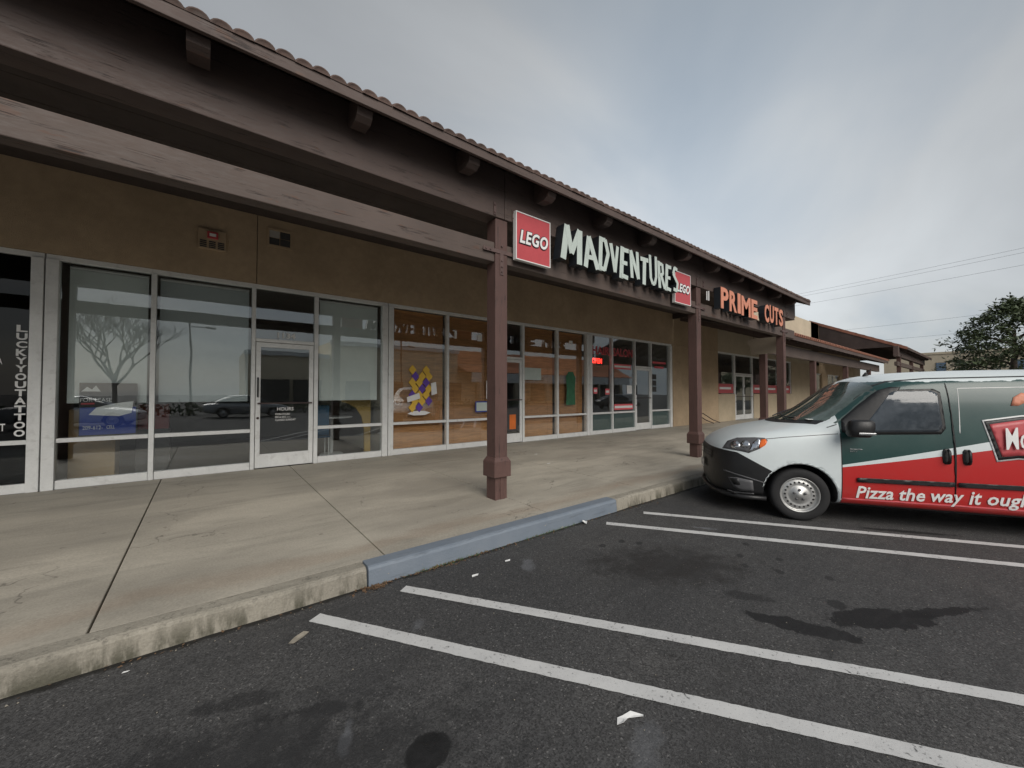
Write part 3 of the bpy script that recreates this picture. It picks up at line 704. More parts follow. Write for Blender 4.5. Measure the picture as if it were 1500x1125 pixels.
# LUCKYYOUTATTOO, stacked letters
t = empty('window_lettering', (-2.0, GY, .9), label='white stacked letters spelling LUCKYYOUTATTOO on the leftmost window', cat='lettering')
for i, ch in enumerate('LUCKYYOUTATTOO'):
    z1 = 2.52 - i * .1115
    fit_text(ch, -2.055, -1.955, z1 - .095, z1, GY - .004, .002, .035).build('letter', M['paper'], t)
t = empty('window_lettering', (-2.3, GY, .98), label='white letters MET low on the leftmost window', cat='lettering')
fit_text('MET', -2.27, -2.13, 1.06, 1.16, GY, .002, .02).build('letter', M['paper'], t)
t = empty('window_lettering', (-2.2, GY, 1.9), label='white letters ZA at the edge of the leftmost window', cat='lettering')
fit_text('ZA', -2.25, -2.17, 1.97, 2.05, GY, .002, .02).build('letter', M['paper'], t)
# white frosted figure-like patch on tattoo lower pane
thing_box('frosted_patch', 'paper', 'white frosted patch with a green spot behind the lowest left pane', 'decal', -2.2, -1.98, BY, BY + .01, .33, .84)
# for-lease poster
P0, P1, Q0, Q1 = -1.46, -.84, .93, 1.73
po = empty('lease_poster', (P0, FY + .085, Q0), label='dark blue FOR LEASE poster in the pale blind window', cat='poster')
py = FY + .10
box('sheet', M['indark'], po, P0, P1, py, py + .004, Q0, Q1)
box('blue_field', M['blue'], po, P0 + .01, P1 - .01, py - .003, py - .0005, Q0 + .02, 1.36)
MB().prism([(P0 + .1, py - .005, 1.25), (P0 + .18, py - .005, 1.36), (P0 + .38, py - .005, 1.42), (P1 - .04, py - .005, 1.45), (P1 - .06, py - .005, 1.27), (P1 - .2, py - .005, 1.22)], (0, .002, 0)).build('truck_reflection', M['paper'], po)  # pale truck reflection painted on to the poster
MB().prism([(P0 + .02, py - .004, 1.60), (P0 + .08, py - .004, 1.67), (P0 + .13, py - .004, 1.63), (P0 + .17, py - .004, 1.69), (P0 + .22, py - .004, 1.60)], (0, .002, 0)).build('roof_logo', M['paper'], po)
box('red_bar', M['signred'], po, P0 + .02, P0 + .16, py - .004, py - .002, 1.405, 1.43)
fit_text('FOR LEASE', P0 + .01, P0 + .34, 1.445, 1.50, py - .001, .003).build('lettering', M['paper'], po)
fit_text('209-612-', P0 + .04, P0 + .25, 1.03, 1.085, py - .003, .003).build('lettering', M['paper'], po)
fit_text('CELL', P0 + .29, P0 + .38, 1.035, 1.085, py - .003, .003).build('lettering', M['paper'], po)
# number and hours
t = empty('door_number', (1.05, GY, 2.62), label='white number 1134 on the glass above the door', cat='lettering')
fit_text('1134', 1.05, 1.35, 2.605, 2.715, FY + .060, .003, .035).build('lettering', M['paper'], t)
t = empty('opening_hours', (1.05, FY + .05, 1.0), label='white opening hours lettering on door 1134', cat='lettering')
for s_, a, b, z0, z1 in (('HOURS', 1.06, 1.33, 1.245, 1.31), ('MON-THURS', 1.03, 1.27, 1.165, 1.20), ('FRI & SAT 11-', 1.03, 1.28, 1.11, 1.145), ('CLOSED SUNDAY', 1.03, 1.37, 1.055, 1.09)):
    fit_text(s_, a, b, z0, z1, FY + .050, .002, .01).build('lettering', M['paper'], t)
# middle shop: colour decals (plain stand-ins), notices
d = empty('window_decal', (3.9, GY, 1.08), label='yellow and purple cut-out decal on the brown-blind window', cat='decal')
def pr(pts, mat, y=GY, th=.003, name='patch'): return MB().prism([(x, y, z) for x, z in pts], (0, th, 0)).build(name, M[mat], d)
pr([(3.62, 1.10), (3.78, 1.06), (4.05, 1.06), (4.20, 1.11), (4.05, 1.16), (3.76, 1.16)], 'paper', GY - .001)
for r_ in range(7):                                              # harlequin lozenges
    for c_ in range(3):
        cx, cz = 3.74 + c_ * .17 + (r_ % 2) * .07, 1.24 + r_ * .145
        if (r_, c_) in ((0, 2), (6, 1)): continue
        pr([(cx - .095, cz), (cx, cz - .115), (cx + .095, cz), (cx, cz + .115)], ['yellow', 'yellow', 'purple'][(r_ + 2 * c_) % 3], GY - .004 - .0004 * (r_ * 3 + c_), .0002)
pr([(3.62, 1.36), (3.93, 1.45), (3.90, 1.58), (3.60, 1.48)], 'paper', GY - .016)
pr([(4.22, 1.52), (4.36, 1.56), (4.33, 1.84), (4.20, 1.81)], 'paper', GY - .016)
d = empty('window_decal', (9.0, GY, 1.2), label='tall green cut-out decal on the brown-blind window', cat='decal')
pr([(8.80, 1.2), (9.22, 1.2), (9.20, 1.7), (9.24, 2.05), (9.12, 2.24), (8.92, 2.24), (8.80, 2.08), (8.84, 1.7)], 'green')
for i, (a, b, z0, z1, mt, lb) in enumerate([(4.84, 4.90, 2.93, 3.12, 'paper', 'narrow white notice high on the second brown-blind window'), (5.52, 5.66, 2.92, 3.10, 'paper', 'square white notice high beside the near post'), (5.46, 5.86, 1.08, 1.36, 'blue', 'small blue framed notice low beside the near post'), (5.80, 5.88, 1.42, 1.90, 'paper', 'tall narrow white sticker strip beside the near post'), (7.12, 7.75, 1.95, 2.30, 'letter', 'pale green notice right of the middle shop door'), (8.95, 9.1, 3.12, 3.22, 'paper', 'torn white paper scrap high above the green decal')]):
    o = empty('notice', (a, GY, z0), label=lb, cat='notice'); box('sheet', M[mt], o, a, b, GY - .002, GY, z0, z1)
    if mt == 'blue': box('print', M['letter'], o, a + .03, b - .03, GY - .004, GY - .0025, z0 + .03, z1 - .03)
o = empty('door_poster', (6.15, FY + .045, .5), label='orange and black poster low on the middle shop door', cat='poster')
box('sheet', M['indark'], o, 6.15, 6.85, FY + .046, FY + .05, .52, 1.15); box('print', M['orangep'], o, 6.56, 6.78, FY + .043, FY + .0455, .58, .98)
MB().lathe([(0, -.02), (.16, -.02), (.19, 0), (0, 0)], 24, 'y', (6.4, FY + .2, 3.02)).build('red_disc', M['pinkred'], None, label='round red disc behind the glass over the middle shop door', cat='sign')
# hair salon
t = empty('salon_lettering', (10.0, GY, 2.86), label='red outlined HAIR SALON lettering across two windows', cat='lettering')
for s_, a, b in (('HAIR', 10.04, 10.98), ('SALON', 11.14, 12.30)):
    fit_text(s_, a, b, 2.87, 3.15, GY, .002, .035).build('letter_outline', M['pinkred'], t); fit_text(s_, a + .03, b - .03, 2.895, 3.125, GY - .003, .002, -.012).build('letter_fill', M['redcab'], t)
o = empty('open_sign', (10.4, BY, 2.55), label='small glowing red OPEN sign in the salon window', cat='sign')
box('backing', M['black'], o, 10.10, 10.8, BY, BY + .03, 2.5, 2.84); fit_text('OPEN', 10.2, 10.7, 2.58, 2.76, BY - .002, .01, .02).build('tubes', M['open'], o)
for a, b, z0, z1, lb in ((11.2, 12.2, 2.42, 2.60, 'pink banner under the SALON lettering'), (11.2, 12.3, .98, 1.18, 'pink banner low in the second salon window'), (11.95, 12.25, 1.55, 1.85, 'white notice beside the salon door'), (10.1, 10.3, 1.55, 1.75, 'pink notice at left of the salon window'), (10.72, 10.95, 1.52, 1.72, 'pink notice right in the first salon window')):
    o = empty('notice', (a, GY, z0), label=lb, cat='notice'); box('sheet', M['pinkred' if 'pink' in lb else 'paper'], o, a, b, GY - .002, GY, z0, z1)
    if 'pink' in lb: box('print', M['paper'], o, a + .03, b - .03, GY - .004, GY - .0025, z0 + (z1 - z0) * .3, z1 - (z1 - z0) * .3)
for k in range(3):
    o = empty('notice', (13.6, GY, 1.6 + k * .25), label=['lowest', 'middle', 'topmost'][k] + ' dark notice in the last salon window', cat='notice'); box('sheet', M['indark'], o, 13.58, 13.86, GY - .002, GY, 1.62 + k * .24, 1.82 + k * .24)
t = empty('salon_lettering', (13.6, GY, 2.5), label='red lettering high in the last salon window', cat='lettering')
box('band', M['pinkred'], t, 13.6, 14.55, GY - .002, GY, 2.72, 2.80); box('band', M['pinkred'], t, 13.75, 14.4, GY - .002, GY, 2.54, 2.62)
# room contents
thing_box('cardboard_box', 'board', 'tan cardboard box on the floor behind the leftmost 1134 window', 'box', -1.63, -1.12, 8.85, 9.3, .19, 1.32, bevel=.01)
o = empty('red_cabinet', (-.7, 9.2, .19), label='dark red cabinet behind the for-lease window', cat='cabinet'); box('carcass', M['redcab'], o, -.90, -.50, 9.2, 9.6, .95, 1.38); box('door_leaf', M['redcab'], o, -.88, -.52, 9.185, 9.199, .98, 1.34); box('stand', M['indark'], o, -.92, -.48, 9.18, 9.6, .19, .949)
o = empty('round_table', (2.2, 9.5, .19), label='white round table inside the window right of door 1134', cat='table')
MB().lathe([(0, 1.02), (.42, 1.02), (.43, 1.035), (.42, 1.05), (0, 1.05)], 32, 'z', (2.25, 9.4, 0)).build('table_top', M['white'], o); MB().tube([(2.25, 9.4, .19), (2.25, 9.4, 1.02)], .035, 10).build('leg', M['alu'], o); MB().lathe([(0, .2), (.25, .2), (.22, .23), (0, .24)], 24, 'z', (2.25, 9.4, 0)).build('base', M['alu'], o)
o = empty('blue_chair', (1.95, 9.1, .19), label='blue plastic chair beside the round table', cat='chair')
box('seat', M['bluechair'], o, 1.78, 2.12, 9.0, 9.38, .62, .66, bevel=.01); box('backrest', M['bluechair'], o, 1.80, 2.10, 8.99, 9.02, .67, 1.32, bevel=.02)
for a, b in ((1.8, 9.02), (2.1, 9.02), (1.8, 9.36), (2.1, 9.36)): MB().tube([(a, b, .19), (a, b, .62)], .014, 6).build('leg', M['alu'], o)
pts = [(2.35, 1.45), (2.98, 1.45), (2.98, .25), (2.86, .25)] + [(2.86 - .45 * math.sin(k / 8 * math.pi / 2), .85 + .5 * (1 - math.cos(k / 8 * math.pi / 2)) * .98) for k in range(9)]
MB().prism([(x, 9.0, z) for x, z in [(2.35, 1.48), (2.98, 1.48), (2.98, .25), (2.85, .25), (2.84, .75), (2.78, 1.05), (2.66, 1.24), (2.5, 1.34), (2.35, 1.38)]], (0, .06, 0)).build('arched_panel', M['yellowwood'], None, label='yellow arched panel inside the window right of door 1134', cat='panel')

# ================================================================== SIGNS ON THE CANOPY
def lego(x0, x1, z0, z1, label):
    y = 4.09; s = empty('square_sign', (x0, y, z0), label=label, cat='sign')
    box('panel', M['signred'], s, x0, x1, y, y + .055, z0, z1)
    m = MB(); e = .014
    m.box(x0 - e, x1 + e, y - .006, y + .06, z0 - e, z0 - .0005).box(x0 - e, x1 + e, y - .006, y + .06, z1 + .0005, z1 + e).box(x0 - e, x0 - .0005, y - .0055, y + .059, z0, z1).box(x1 + .0005, x1 + e, y - .0055, y + .059, z0, z1)
    m.build('border', M['white'], s)
    w = x1 - x0
    for off, mt, yy, g in ((.085, 'sign_side', y - .001, 0), (.030, 'paper', y - .008, .012)):
        fit_text('LEGO', x0 + .06 * w + g, x1 - .05 * w - g, z0 + .33 * (z1 - z0) + g, z0 + .66 * (z1 - z0) - g, yy, .006, off, .22, 1.12).build('lettering', M[mt], s)
    return s
lego(3.31, 3.93, 3.42, 4.06, 'square red sign with white LEGO lettering beside the near post')
STK = {  # strokes (x0,z0,x1,z1,width) in a unit box
 'M': [(.08, 0, .16, 1, .20), (.16, 1, .48, .25, .17), (.48, .25, .80, 1, .17), (.82, 1, .92, 0, .20)],
 'A': [(.05, 0, .42, 1, .20), (.42, 1, .98, 0, .21), (.2, .33, .72, .33, .15)],
 'D': [(.15, 0, .12, 1, .20), (.12, .93, .55, .96, .15), (.55, .96, .90, .58, .18), (.90, .58, .58, .05, .18), (.58, .06, .12, .07, .15)],
 'V': [(.05, 1, .48, 0, .22), (.48, 0, .92, .96, .19)],
 'E': [(.15, 0, .15, 1, .24), (.15, .92, .92, .95, .17), (.15, .50, .80, .52, .16), (.15, .08, .95, .06, .17)],
 'N': [(.10, 0, .14, 1, .20), (.14, 1, .86, 0, .20), (.86, 0, .90, 1, .20)],
 'T': [(.0, .90, 1.0, .93, .18), (.50, .93, .52, 0, .24)],
 'U': [(.10, 1, .14, .22, .17), (.14, .22, .38, .05, .16), (.38, .05, .66, .07, .16), (.66, .07, .86, .3, .16), (.86, .3, .88, 1, .17)],
 'R': [(.14, 0, .14, 1, .22), (.14, .93, .72, .90, .16), (.74, .92, .78, .55, .18), (.78, .55, .2, .46, .15), (.42, .48, .95, 0, .21)],
 'S': [(.90, .90, .40, .95, .17), (.40, .95, .12, .70, .18), (.12, .70, .86, .36, .18), (.86, .36, .66, .06, .18), (.66, .06, .06, .10, .17)]}
ms = empty('channel_letter_sign', (4.1, 4.1, 3.55), label='pale chunky channel letters spelling MADVENTURES on the canopy', cat='sign')
def chunky(ch, x0, x1, z0, z1, depth, y, lean=0):
    w, h = x1 - x0, z1 - z0; m = MB()
    for i, (a, b, c, d_, t_) in enumerate(STK[ch]):
        p, q = Vector((x0 + a * w, z0 + b * h)), Vector((x0 + c * w, z0 + d_ * h)); u = (q - p)
        if u.length < 1e-5: continue
        u.normalize(); n = Vector((-u.y, u.x)) * t_ * .5 * (w * .84 + h * .46); e = u * t_ * .16 * w
        pts = [Vector((k.x + (k.y - (z0 + z1) / 2) * lean, k.y + (k.x - (x0 + x1) / 2) * -lean * .6)) for k in (p - n - e, q - n + e, q + n + e, p + n - e)]; yy = y - .0015 * i
        m.add([(k.x, yy, k.y) for k in pts] + [(k.x, y + depth + .001 * i, k.y) for k in pts], [(0, 1, 2, 3)], 0)
        b0 = len(m.v) - 8
        m.f += [tuple(b0 + j for j in f) for f in ((7, 6, 5, 4), (0, 4, 5, 1), (1, 5, 6, 2), (2, 6, 7, 3), (3, 7, 4, 0))]; m.mi += [1] * 5
    return m
xs = [4.08, 4.55, 4.91, 5.21, 5.47, 5.75, 6.05, 6.34, 6.63, 6.89, 7.14, 7.40]
zo = [(3.56, 4.06), (3.55, 4.02), (3.55, 4.09), (3.60, 4.05), (3.53, 4.06), (3.60, 4.06), (3.54, 4.03), (3.57, 4.11), (3.57, 4.06), (3.55, 4.05), (3.57, 4.07)]
for i, ch in enumerate('MADVENTURES'):
    a, b = xs[i], xs[i + 1]; a += .022; b -= .034
    chunky(ch, a, b, zo[i][0], zo[i][1], .16, 3.985, (.10, -.08, .06, -.05, .07, -.10, .05, -.04, -.08, .06, -.06)[i]).build('letter', [M['letter'], M['sign_side']], ms)
lego(7.44, 8.05, 3.43, 4.05, 'square red LEGO sign behind the last S of MADVENTURES')
thing = empty('channel_letter_sign', (9.2, 4.1, 3.5), label='salmon orange channel letters spelling PRIME CUTS on the canopy', cat='sign')
for wd, a, b in (('PRIME', 9.22, 11.40), ('CUTS', 11.85, 13.30)):
    n = len(wd); wts = {'I': .5, 'M': 1.35}; tot = sum(wts.get(c, 1) for c in wd); x = a
    for ch in wd:
        w = (b - a) * wts.get(ch, 1) / tot; dz = random.uniform(-.02, .02)
        le = fit_text(ch, x + .03, x + w - .03, 3.52 + dz, 4.01 + dz, 3.99, .012, .03).build('letter', M['orange'], thing)
        fit_text(ch, x + .03, x + w - .03, 3.52 + dz, 4.01 + dz, 4.14, .146, .03).build('letter_return', M['sign_side'], le)
        x += w
o = empty('number_plate', (8.43, 4.1, 3.66), label='two narrow white strips between the red sign and PRIME CUTS', cat='plate')
box('strip', M['paper'], o, 8.79, 8.82, 4.09, 4.10, 3.66, 3.86); box('strip', M['paper'], o, 8.88, 8.91, 4.09, 4.10, 3.66, 3.88)
o = empty('hanging_sign', (14.9, 5.0, 2.9), label='blank tan board hanging under the canopy by the last tall post', cat='sign')
MB().prism([(14.88, 4.62, 2.9), (14.88, 5.42, 2.9), (14.88, 5.47, 3.2), (14.88, 5.55, 3.30), (14.88, 5.52, 3.45), (14.88, 4.62, 3.45)], (.05, 0, 0)).build('board', M['tan_board'], o, bevel=.006)
for y in (4.75, 5.35): MB().tube([(14.905, y, 3.45), (14.905, y, 3.95)], .008, 6).build('hanger', M['iron'], o)
# bicycle-rack-like bent pipe by the tan wall
o = empty('bent_pipe', (17.5, 8.1, .2), label='low bent metal pipes on the sidewalk against the tan wall', cat='pipe')
for k in range(2): MB().tube([(16.2 + k * .6, 8.2, .2), (16.25 + k * .6, 8.2, .62), (16.45 + k * .6, 8.15, .68), (17.0 + k * .6, 8.0, .4), (17.6 + k * .6, 7.95, .24)], .02, 8).build('pipe', M['iron'], o, smooth=True)

# ================================================================== VEHICLES
def bake(o):
    dg = bpy.context.evaluated_depsgraph_get(); dg.update()
    me = bpy.data.meshes.new_from_object(o.evaluated_get(dg)); return me
def loft(stations, mats, sub=2, arches=(), cutmat=None, ar=.375):
    ring = []; vs = []; fs = []
    for x, half in stations:
        pts = [(y, z) for y, z in half] + [(-y, z) for y, z in half[-2::-1]]
        ring.append(len(pts)); vs += [(x, y, z) for y, z in pts]
    n = ring[0]
    for i in range(len(stations) - 1):
        for k in range(n): fs.append((i * n + k, i * n + (k + 1) % n, (i + 1) * n + (k + 1) % n, (i + 1) * n + k))
    fs += [tuple(range(n)), tuple(range(len(vs) - n, len(vs)))[::-1]]
    me = MB().add(vs, fs).mesh('body', mats, True)
    o = bpy.data.objects.new('tmp', me); COL.objects.link(o)
    s = o.modifiers.new('s', 'SUBSURF'); s.levels = s.render_levels = sub
    cut = []
    if arches:
        me2 = bake(o); o.modifiers.clear(); o.data = me2
        for (ax, az) in arches:
            for sy in (-1, 1):
                c = MB().lathe([(0, .60 * sy), (ar, .60 * sy), (ar, 1.2 * sy), (0, 1.2 * sy)], 40, 'y', (ax, 0, az)).mesh('cut', cutmat)
                co_ = bpy.data.objects.new('cut', c); COL.objects.link(co_); cut.append(co_)
                b = o.modifiers.new('b', 'BOOLEAN'); b.operation = 'DIFFERENCE'; b.object = co_; b.solver = 'EXACT'; b.material_mode = 'TRANSFER'
    me3 = bake(o); bpy.data.objects.remove(o)
    for c in cut: bpy.data.objects.remove(c)
    for p in me3.polygons: p.use_smooth = True
    return me3
def wheel(parent, x, y, side, r=.318, holes=20):
    # children in the vehicle's frame; side = +1 outer face towards +y
    o = y; s = side
    m = MB().lathe([(r * .66, o - s * .01), (r * .70, o), (r * .9, o + s * .004), (r * .975, o - s * .012), (r, o - s * .04), (r, o - s * .16), (r * .97, o - s * .19), (r * .7, o - s * .2)], 48, 'y', (x, 0, r))
    w = m.local('wheel', M['rubber'], parent, True)
    m = MB().lathe([(r * .67, o - s * .008), (r * .655, o - s * .002), (r * .62, o - s * .02), (r * .60, o - s * .045), (r * .56, o - s * .04), (r * .50, o - s * .028), (r * .40, o - s * .026), (r * .345, o - s * .034), (r * .30, o - s * .016), (r * .12, o - s * .014), (r * .10, o - s * .004), (0, o - s * .004)], 48, 'y', (x, 0, r))
    rim = m.local('rim', M['steel'], w, True)
    m = MB()
    for k in range(holes):
        a = 2 * math.pi * k / holes; cx, cz = x + r * .475 * math.cos(a), r + r * .475 * math.sin(a)
        m.lathe([(0, o - s * .0235), (.0115, o - s * .0235), (.0125, o - s * .031)], 10, 'y', (cx, 0, cz))
    m.local('vent_holes', M['black'], w, True, kind='stuff')
    m = MB()
    for k in range(5):
        a = 2 * math.pi * k / 5 + .3; m.lathe([(0, o + s * .0), (.014, o + s * .0), (.017, o - s * .016)], 8, 'y', (x + r * .19 * math.cos(a), 0, r + r * .19 * math.sin(a)))
    m.local('lug_nuts', M['grey_plastic'], w, True)
    return w

VAN_YAW = R(122)
van = empty('delivery_van', (6.536, 2.055, 0), VAN_YAW, label='white, green and red pizza delivery van parked nose to the kerb', cat='van')
ST = [
 (.955, [(.20, .30), (.26, .33), (.30, .48), (.30, .62), (.28, .72), (.24, .78), (.18, .80), (.10, .805), (0, .81)]),
 (.90, [(.52, .25), (.58, .29), (.62, .48), (.60, .66), (.57, .77), (.50, .835), (.40, .855), (.24, .87), (0, .88)]),
 (.76, [(.72, .22), (.79, .27), (.82, .50), (.80, .72), (.76, .86), (.68, .925), (.56, .955), (.36, .975), (0, .99)]),
 (.48, [(.80, .21), (.88, .27), (.905, .52), (.895, .80), (.86, .97), (.76, 1.035), (.63, 1.06), (.40, 1.085), (0, 1.10)]),
 (.12, [(.80, .21), (.89, .27), (.915, .53), (.912, .83), (.885, 1.045), (.79, 1.105), (.66, 1.125), (.42, 1.15), (0, 1.165)]),
 (-.10, [(.80, .21), (.89, .27), (.915, .53), (.914, .84), (.888, 1.075), (.80, 1.125), (.68, 1.155), (.44, 1.215), (0, 1.27)]),
 (-.36, [(.80, .21), (.89, .27), (.915, .53), (.915, .85), (.89, 1.10), (.81, 1.185), (.71, 1.27), (.46, 1.38), (0, 1.44)]),
 (-.62, [(.80, .21), (.89, .27), (.915, .53), (.915, .85), (.892, 1.11), (.82, 1.40), (.735, 1.50), (.48, 1.60), (0, 1.645)]),
 (-.86, [(.80, .21), (.89, .27), (.915, .53), (.915, .85), (.893, 1.12), (.825, 1.565), (.75, 1.69), (.50, 1.765), (0, 1.80)]),
 (-1.15, [(.80, .21), (.89, .27), (.915, .53), (.915, .85), (.894, 1.12), (.83, 1.60), (.76, 1.745), (.52, 1.82), (0, 1.85)]),
 (-1.8, [(.80, .21), (.89, .27), (.915, .53), (.915, .85), (.895, 1.12), (.835, 1.61), (.77, 1.765), (.52, 1.845), (0, 1.875)]),
 (-2.8, [(.80, .21), (.89, .27), (.915, .53), (.915, .85), (.895, 1.12), (.835, 1.61), (.77, 1.765), (.52, 1.845), (0, 1.875)]),
 (-3.55, [(.79, .24), (.88, .30), (.905, .53), (.905, .85), (.885, 1.12), (.82, 1.60), (.76, 1.75), (.52, 1.825), (0, 1.85)]),
 (-3.76, [(.72, .28), (.80, .34), (.84, .53), (.84, .85), (.82, 1.12), (.76, 1.57), (.70, 1.70), (.48, 1.77), (0, 1.79)]),
 (-3.81, [(.5, .4), (.6, .45), (.62, .56), (.62, .85), (.6, 1.12), (.56, 1.45), (.5, 1.55), (.34, 1.6), (0, 1.61)])]
vb = loft(ST, [M['wrap'], M['black']], 2, ((0, .318), (-3.11, .318)), M['black'], .385)
bm = bmesh.new(); bm.from_mesh(vb)
# cut the black front bumper off along a slanting line
def bis(bm, co_, no): bmesh.ops.bisect_plane(bm, geom=bm.verts[:] + bm.edges[:] + bm.faces[:], plane_co=co_, plane_no=no)
bis(bm, (.26, 0, .575), (-.235, 0, .42)); bis(bm, (.66, 0, .80), (-.03, 0, .3))
def in_bump(c): return c.x > .2 and c.z < .575 + (c.x - .26) * .56 and c.z < .80 + (c.x - .66) * .10
bf = [f for f in bm.faces if in_bump(f.calc_center_median()) and f.material_index == 0]
bb = bm.copy()
idx = {f.index for f in bf}
bm.faces.index_update()
idx = {f.index for f in bf}
bb.faces.ensure_lookup_table()
bmesh.ops.delete(bb, geom=[f for f in bb.faces if f.index not in idx], context='FACES')
bmesh.ops.delete(bm, geom=bf, context='FACES')
bm.to_mesh(vb); bm.free()
body = bpy.data.objects.new('body', vb); COL.objects.link(body); body.parent = van
bme = bpy.data.meshes.new('front_bumper'); bb.to_mesh(bme); bb.free(); bme.materials.clear(); bme.materials.append(M['black'])
bmp = bpy.data.objects.new('front_bumper', bme); COL.objects.link(bmp); bmp.parent = van
for p in bme.polygons: p.material_index = 0
# ray-projection of flat outlines on to the body side
def bvh_of(*mes):
    vs = []; fs = []
    for me in mes:
        b = len(vs); vs += [v.co.copy() for v in me.vertices]; fs += [tuple(i + b for i in p.vertices) for p in me.polygons]
    return BVHTree.FromPolygons(vs, fs)
BV = bvh_of(vb, bme)
EYE = Vector((1.72, 6.63, 1.58))
def patch(pts, name, mat, parent=None, off=.004, sub=4, d=(0, -1, 0), mirror=True, smooth=True, oblique=False):
    """polygon of (x, z) side-view points laid on the body; raised edge so it has thickness"""
    d = Vector(d).normalized(); b = bmesh.new()
    vs = [b.verts.new((x, 0, z)) for x, z in pts]; b.faces.new(vs)
    bmesh.ops.triangulate(b, faces=b.faces[:])
    for _ in range(sub):
        es = [e for e in b.edges if e.calc_length() > .05]
        if not es: break
        bmesh.ops.subdivide_edges(b, edges=es, cuts=1); bmesh.ops.triangulate(b, faces=b.faces[:])
    last = None
    for v in b.verts:
        o_ = v.co - d * 3 + Vector((0, .9 if d.y < -.99 else 0, 0))
        o_ = Vector((v.co.x, .9, v.co.z)) - d * 2
        if oblique: o_ = EYE.copy(); d = (Vector((v.co.x, .915, v.co.z)) - EYE).normalized()   # nose outlines wrap round the corner
        h = BV.ray_cast(o_, d)
        v.co = h[0] + h[1] * (off if h[1].dot(d) < 0 else -off) if h[0] is not None else Vector((v.co.x, .91 + off, v.co.z))
    bmesh.ops.recalc_face_normals(b, faces=b.faces[:])
    if sum(f.normal.y for f in b.faces) < 0: bmesh.ops.reverse_faces(b, faces=b.faces[:])
    me = bpy.data.meshes.new(name); b.to_mesh(me); b.free(); me.materials.append(mat)
    for p in me.polygons: p.use_smooth = smooth
    res = []
    for sgn in ((1, -1) if mirror else (1,)):
        o = bpy.data.objects.new(name, me); COL.objects.link(o); o.parent = parent or van
        if sgn < 0: o.scale.y = -1
        s_ = o.modifiers.new('t', 'SOLIDIFY'); s_.thickness = .006; s_.offset = -1
        WL[o] = Vector((0, 0, 0)); res.append(o)
    return res
def strip(pts, w, name, mat, parent=None, off=.002):
    L_ = [Vector((x, 0, z)) for x, z in pts]; a = []; b = []
    for i, p in enumerate(L_):
        t = (L_[min(i + 1, len(L_) - 1)] - L_[max(i - 1, 0)]).normalized(); n = Vector((-t.z, 0, t.x)) * w / 2
        a.append((p.x + n.x, p.z + n.z)); b.append((p.x - n.x, p.z - n.z))
    return patch(a + b[::-1], name, mat, parent, off, 4)
# glazing
patch([(-.425, 1.11), (-.42, 1.26), (-.60, 1.45), (-.77, 1.605), (-.88, 1.645), (-.98, 1.64), (-.66, 1.10), (-.56, 1.085)], 'pillar_trim', M['black'], off=.008, oblique=True)
wins = patch([(-.585, 1.10), (-.63, 1.20), (-.90, 1.585), (-.95, 1.615), (-1.32, 1.625), (-1.375, 1.59), (-1.385, 1.18), (-1.34, 1.115), (-.66, 1.085)], 'side_window_frame', M['black'], off=.005)
patch([(-.66, 1.115), (-.67, 1.20), (-.93, 1.575), (-.97, 1.595), (-1.30, 1.60), (-1.345, 1.57), (-1.355, 1.20), (-1.32, 1.14)], 'side_window', pm('tinted_side_glass', (.045, .055, .066), .06, .25, 2, coat=.6, local=True), off=.009)
def windscreen():
    vs = []; nx, ny = 14, 16; inner = []
    for i in range(nx + 1):
        for j in range(ny + 1):
            t = i / nx; s_ = -1 + 2 * j / ny
            x = (.03 - .43 * abs(s_) ** 2.2) * (1 - t) + (-.78 - .05 * s_ * s_) * t; y = s_ * (.825 * (1 - t) + .765 * t)
            h = BV.ray_cast(Vector((x, y, 3)), Vector((0, 0, -1)))
            vs.append(h[0] + h[1] * .006)
    N = ny + 1; fs = [(i * N + j, i * N + j + 1, (i + 1) * N + j + 1, (i + 1) * N + j) for i in range(nx) for j in range(ny)]
    o = MB().add(vs, fs).local('windscreen', pm('windscreen_glass', (.085, .115, .105), .06, .4, 1.5, coat=.5, local=True), van, True)
    # black surround and cowl
    vs = []
    for i in range(3):
        for j in range(ny + 1):
            s_ = -1 + 2 * j / ny; x = .03 - .43 * abs(s_) ** 2.2 + (.09 - .05 * i); y = s_ * .835
            h = BV.ray_cast(Vector((x, y, 3)), Vector((0, 0, -1))); vs.append(h[0] + h[1] * (.004))
    MB().add(vs, [(i * N + j, i * N + j + 1, (i + 1) * N + j + 1, (i + 1) * N + j) for i in range(2) for j in range(ny)]).local('cowl', M['black'], van, True)
    for a, b in ((.45, -.15), (-.25, -.7)):
        pth = []
        for k in range(8):
            y = a + (b - a) * k / 7; x = .03 - .43 * abs(y / .825) ** 2.2 - .02 - .10 * k / 7
            h = BV.ray_cast(Vector((x, y, 3)), Vector((0, 0, -1))); pth.append(h[0] + h[1] * .025)
        MB().tube(pth, .009, 6).local('wiper', M['black'], van)
    # inspection sticker and rear-view mirror patch
    h = BV.ray_cast(Vector((-.20, .60, 3)), Vector((0, 0, -1))); c = h[0] + h[1] * .009
    MB().box(c.x - .03, c.x + .03, c.y - .05, c.y + .05, c.z - .002, c.z + .004).local('sticker', M['paper'], o)
windscreen()
# black line between roof and wrap
strip([(-.62, 1.50), (-.80, 1.655), (-.95, 1.715), (-1.3, 1.745), (-2.2, 1.76), (-3.5, 1.75)], .012, 'roof_seam', M['black'], off=.003)
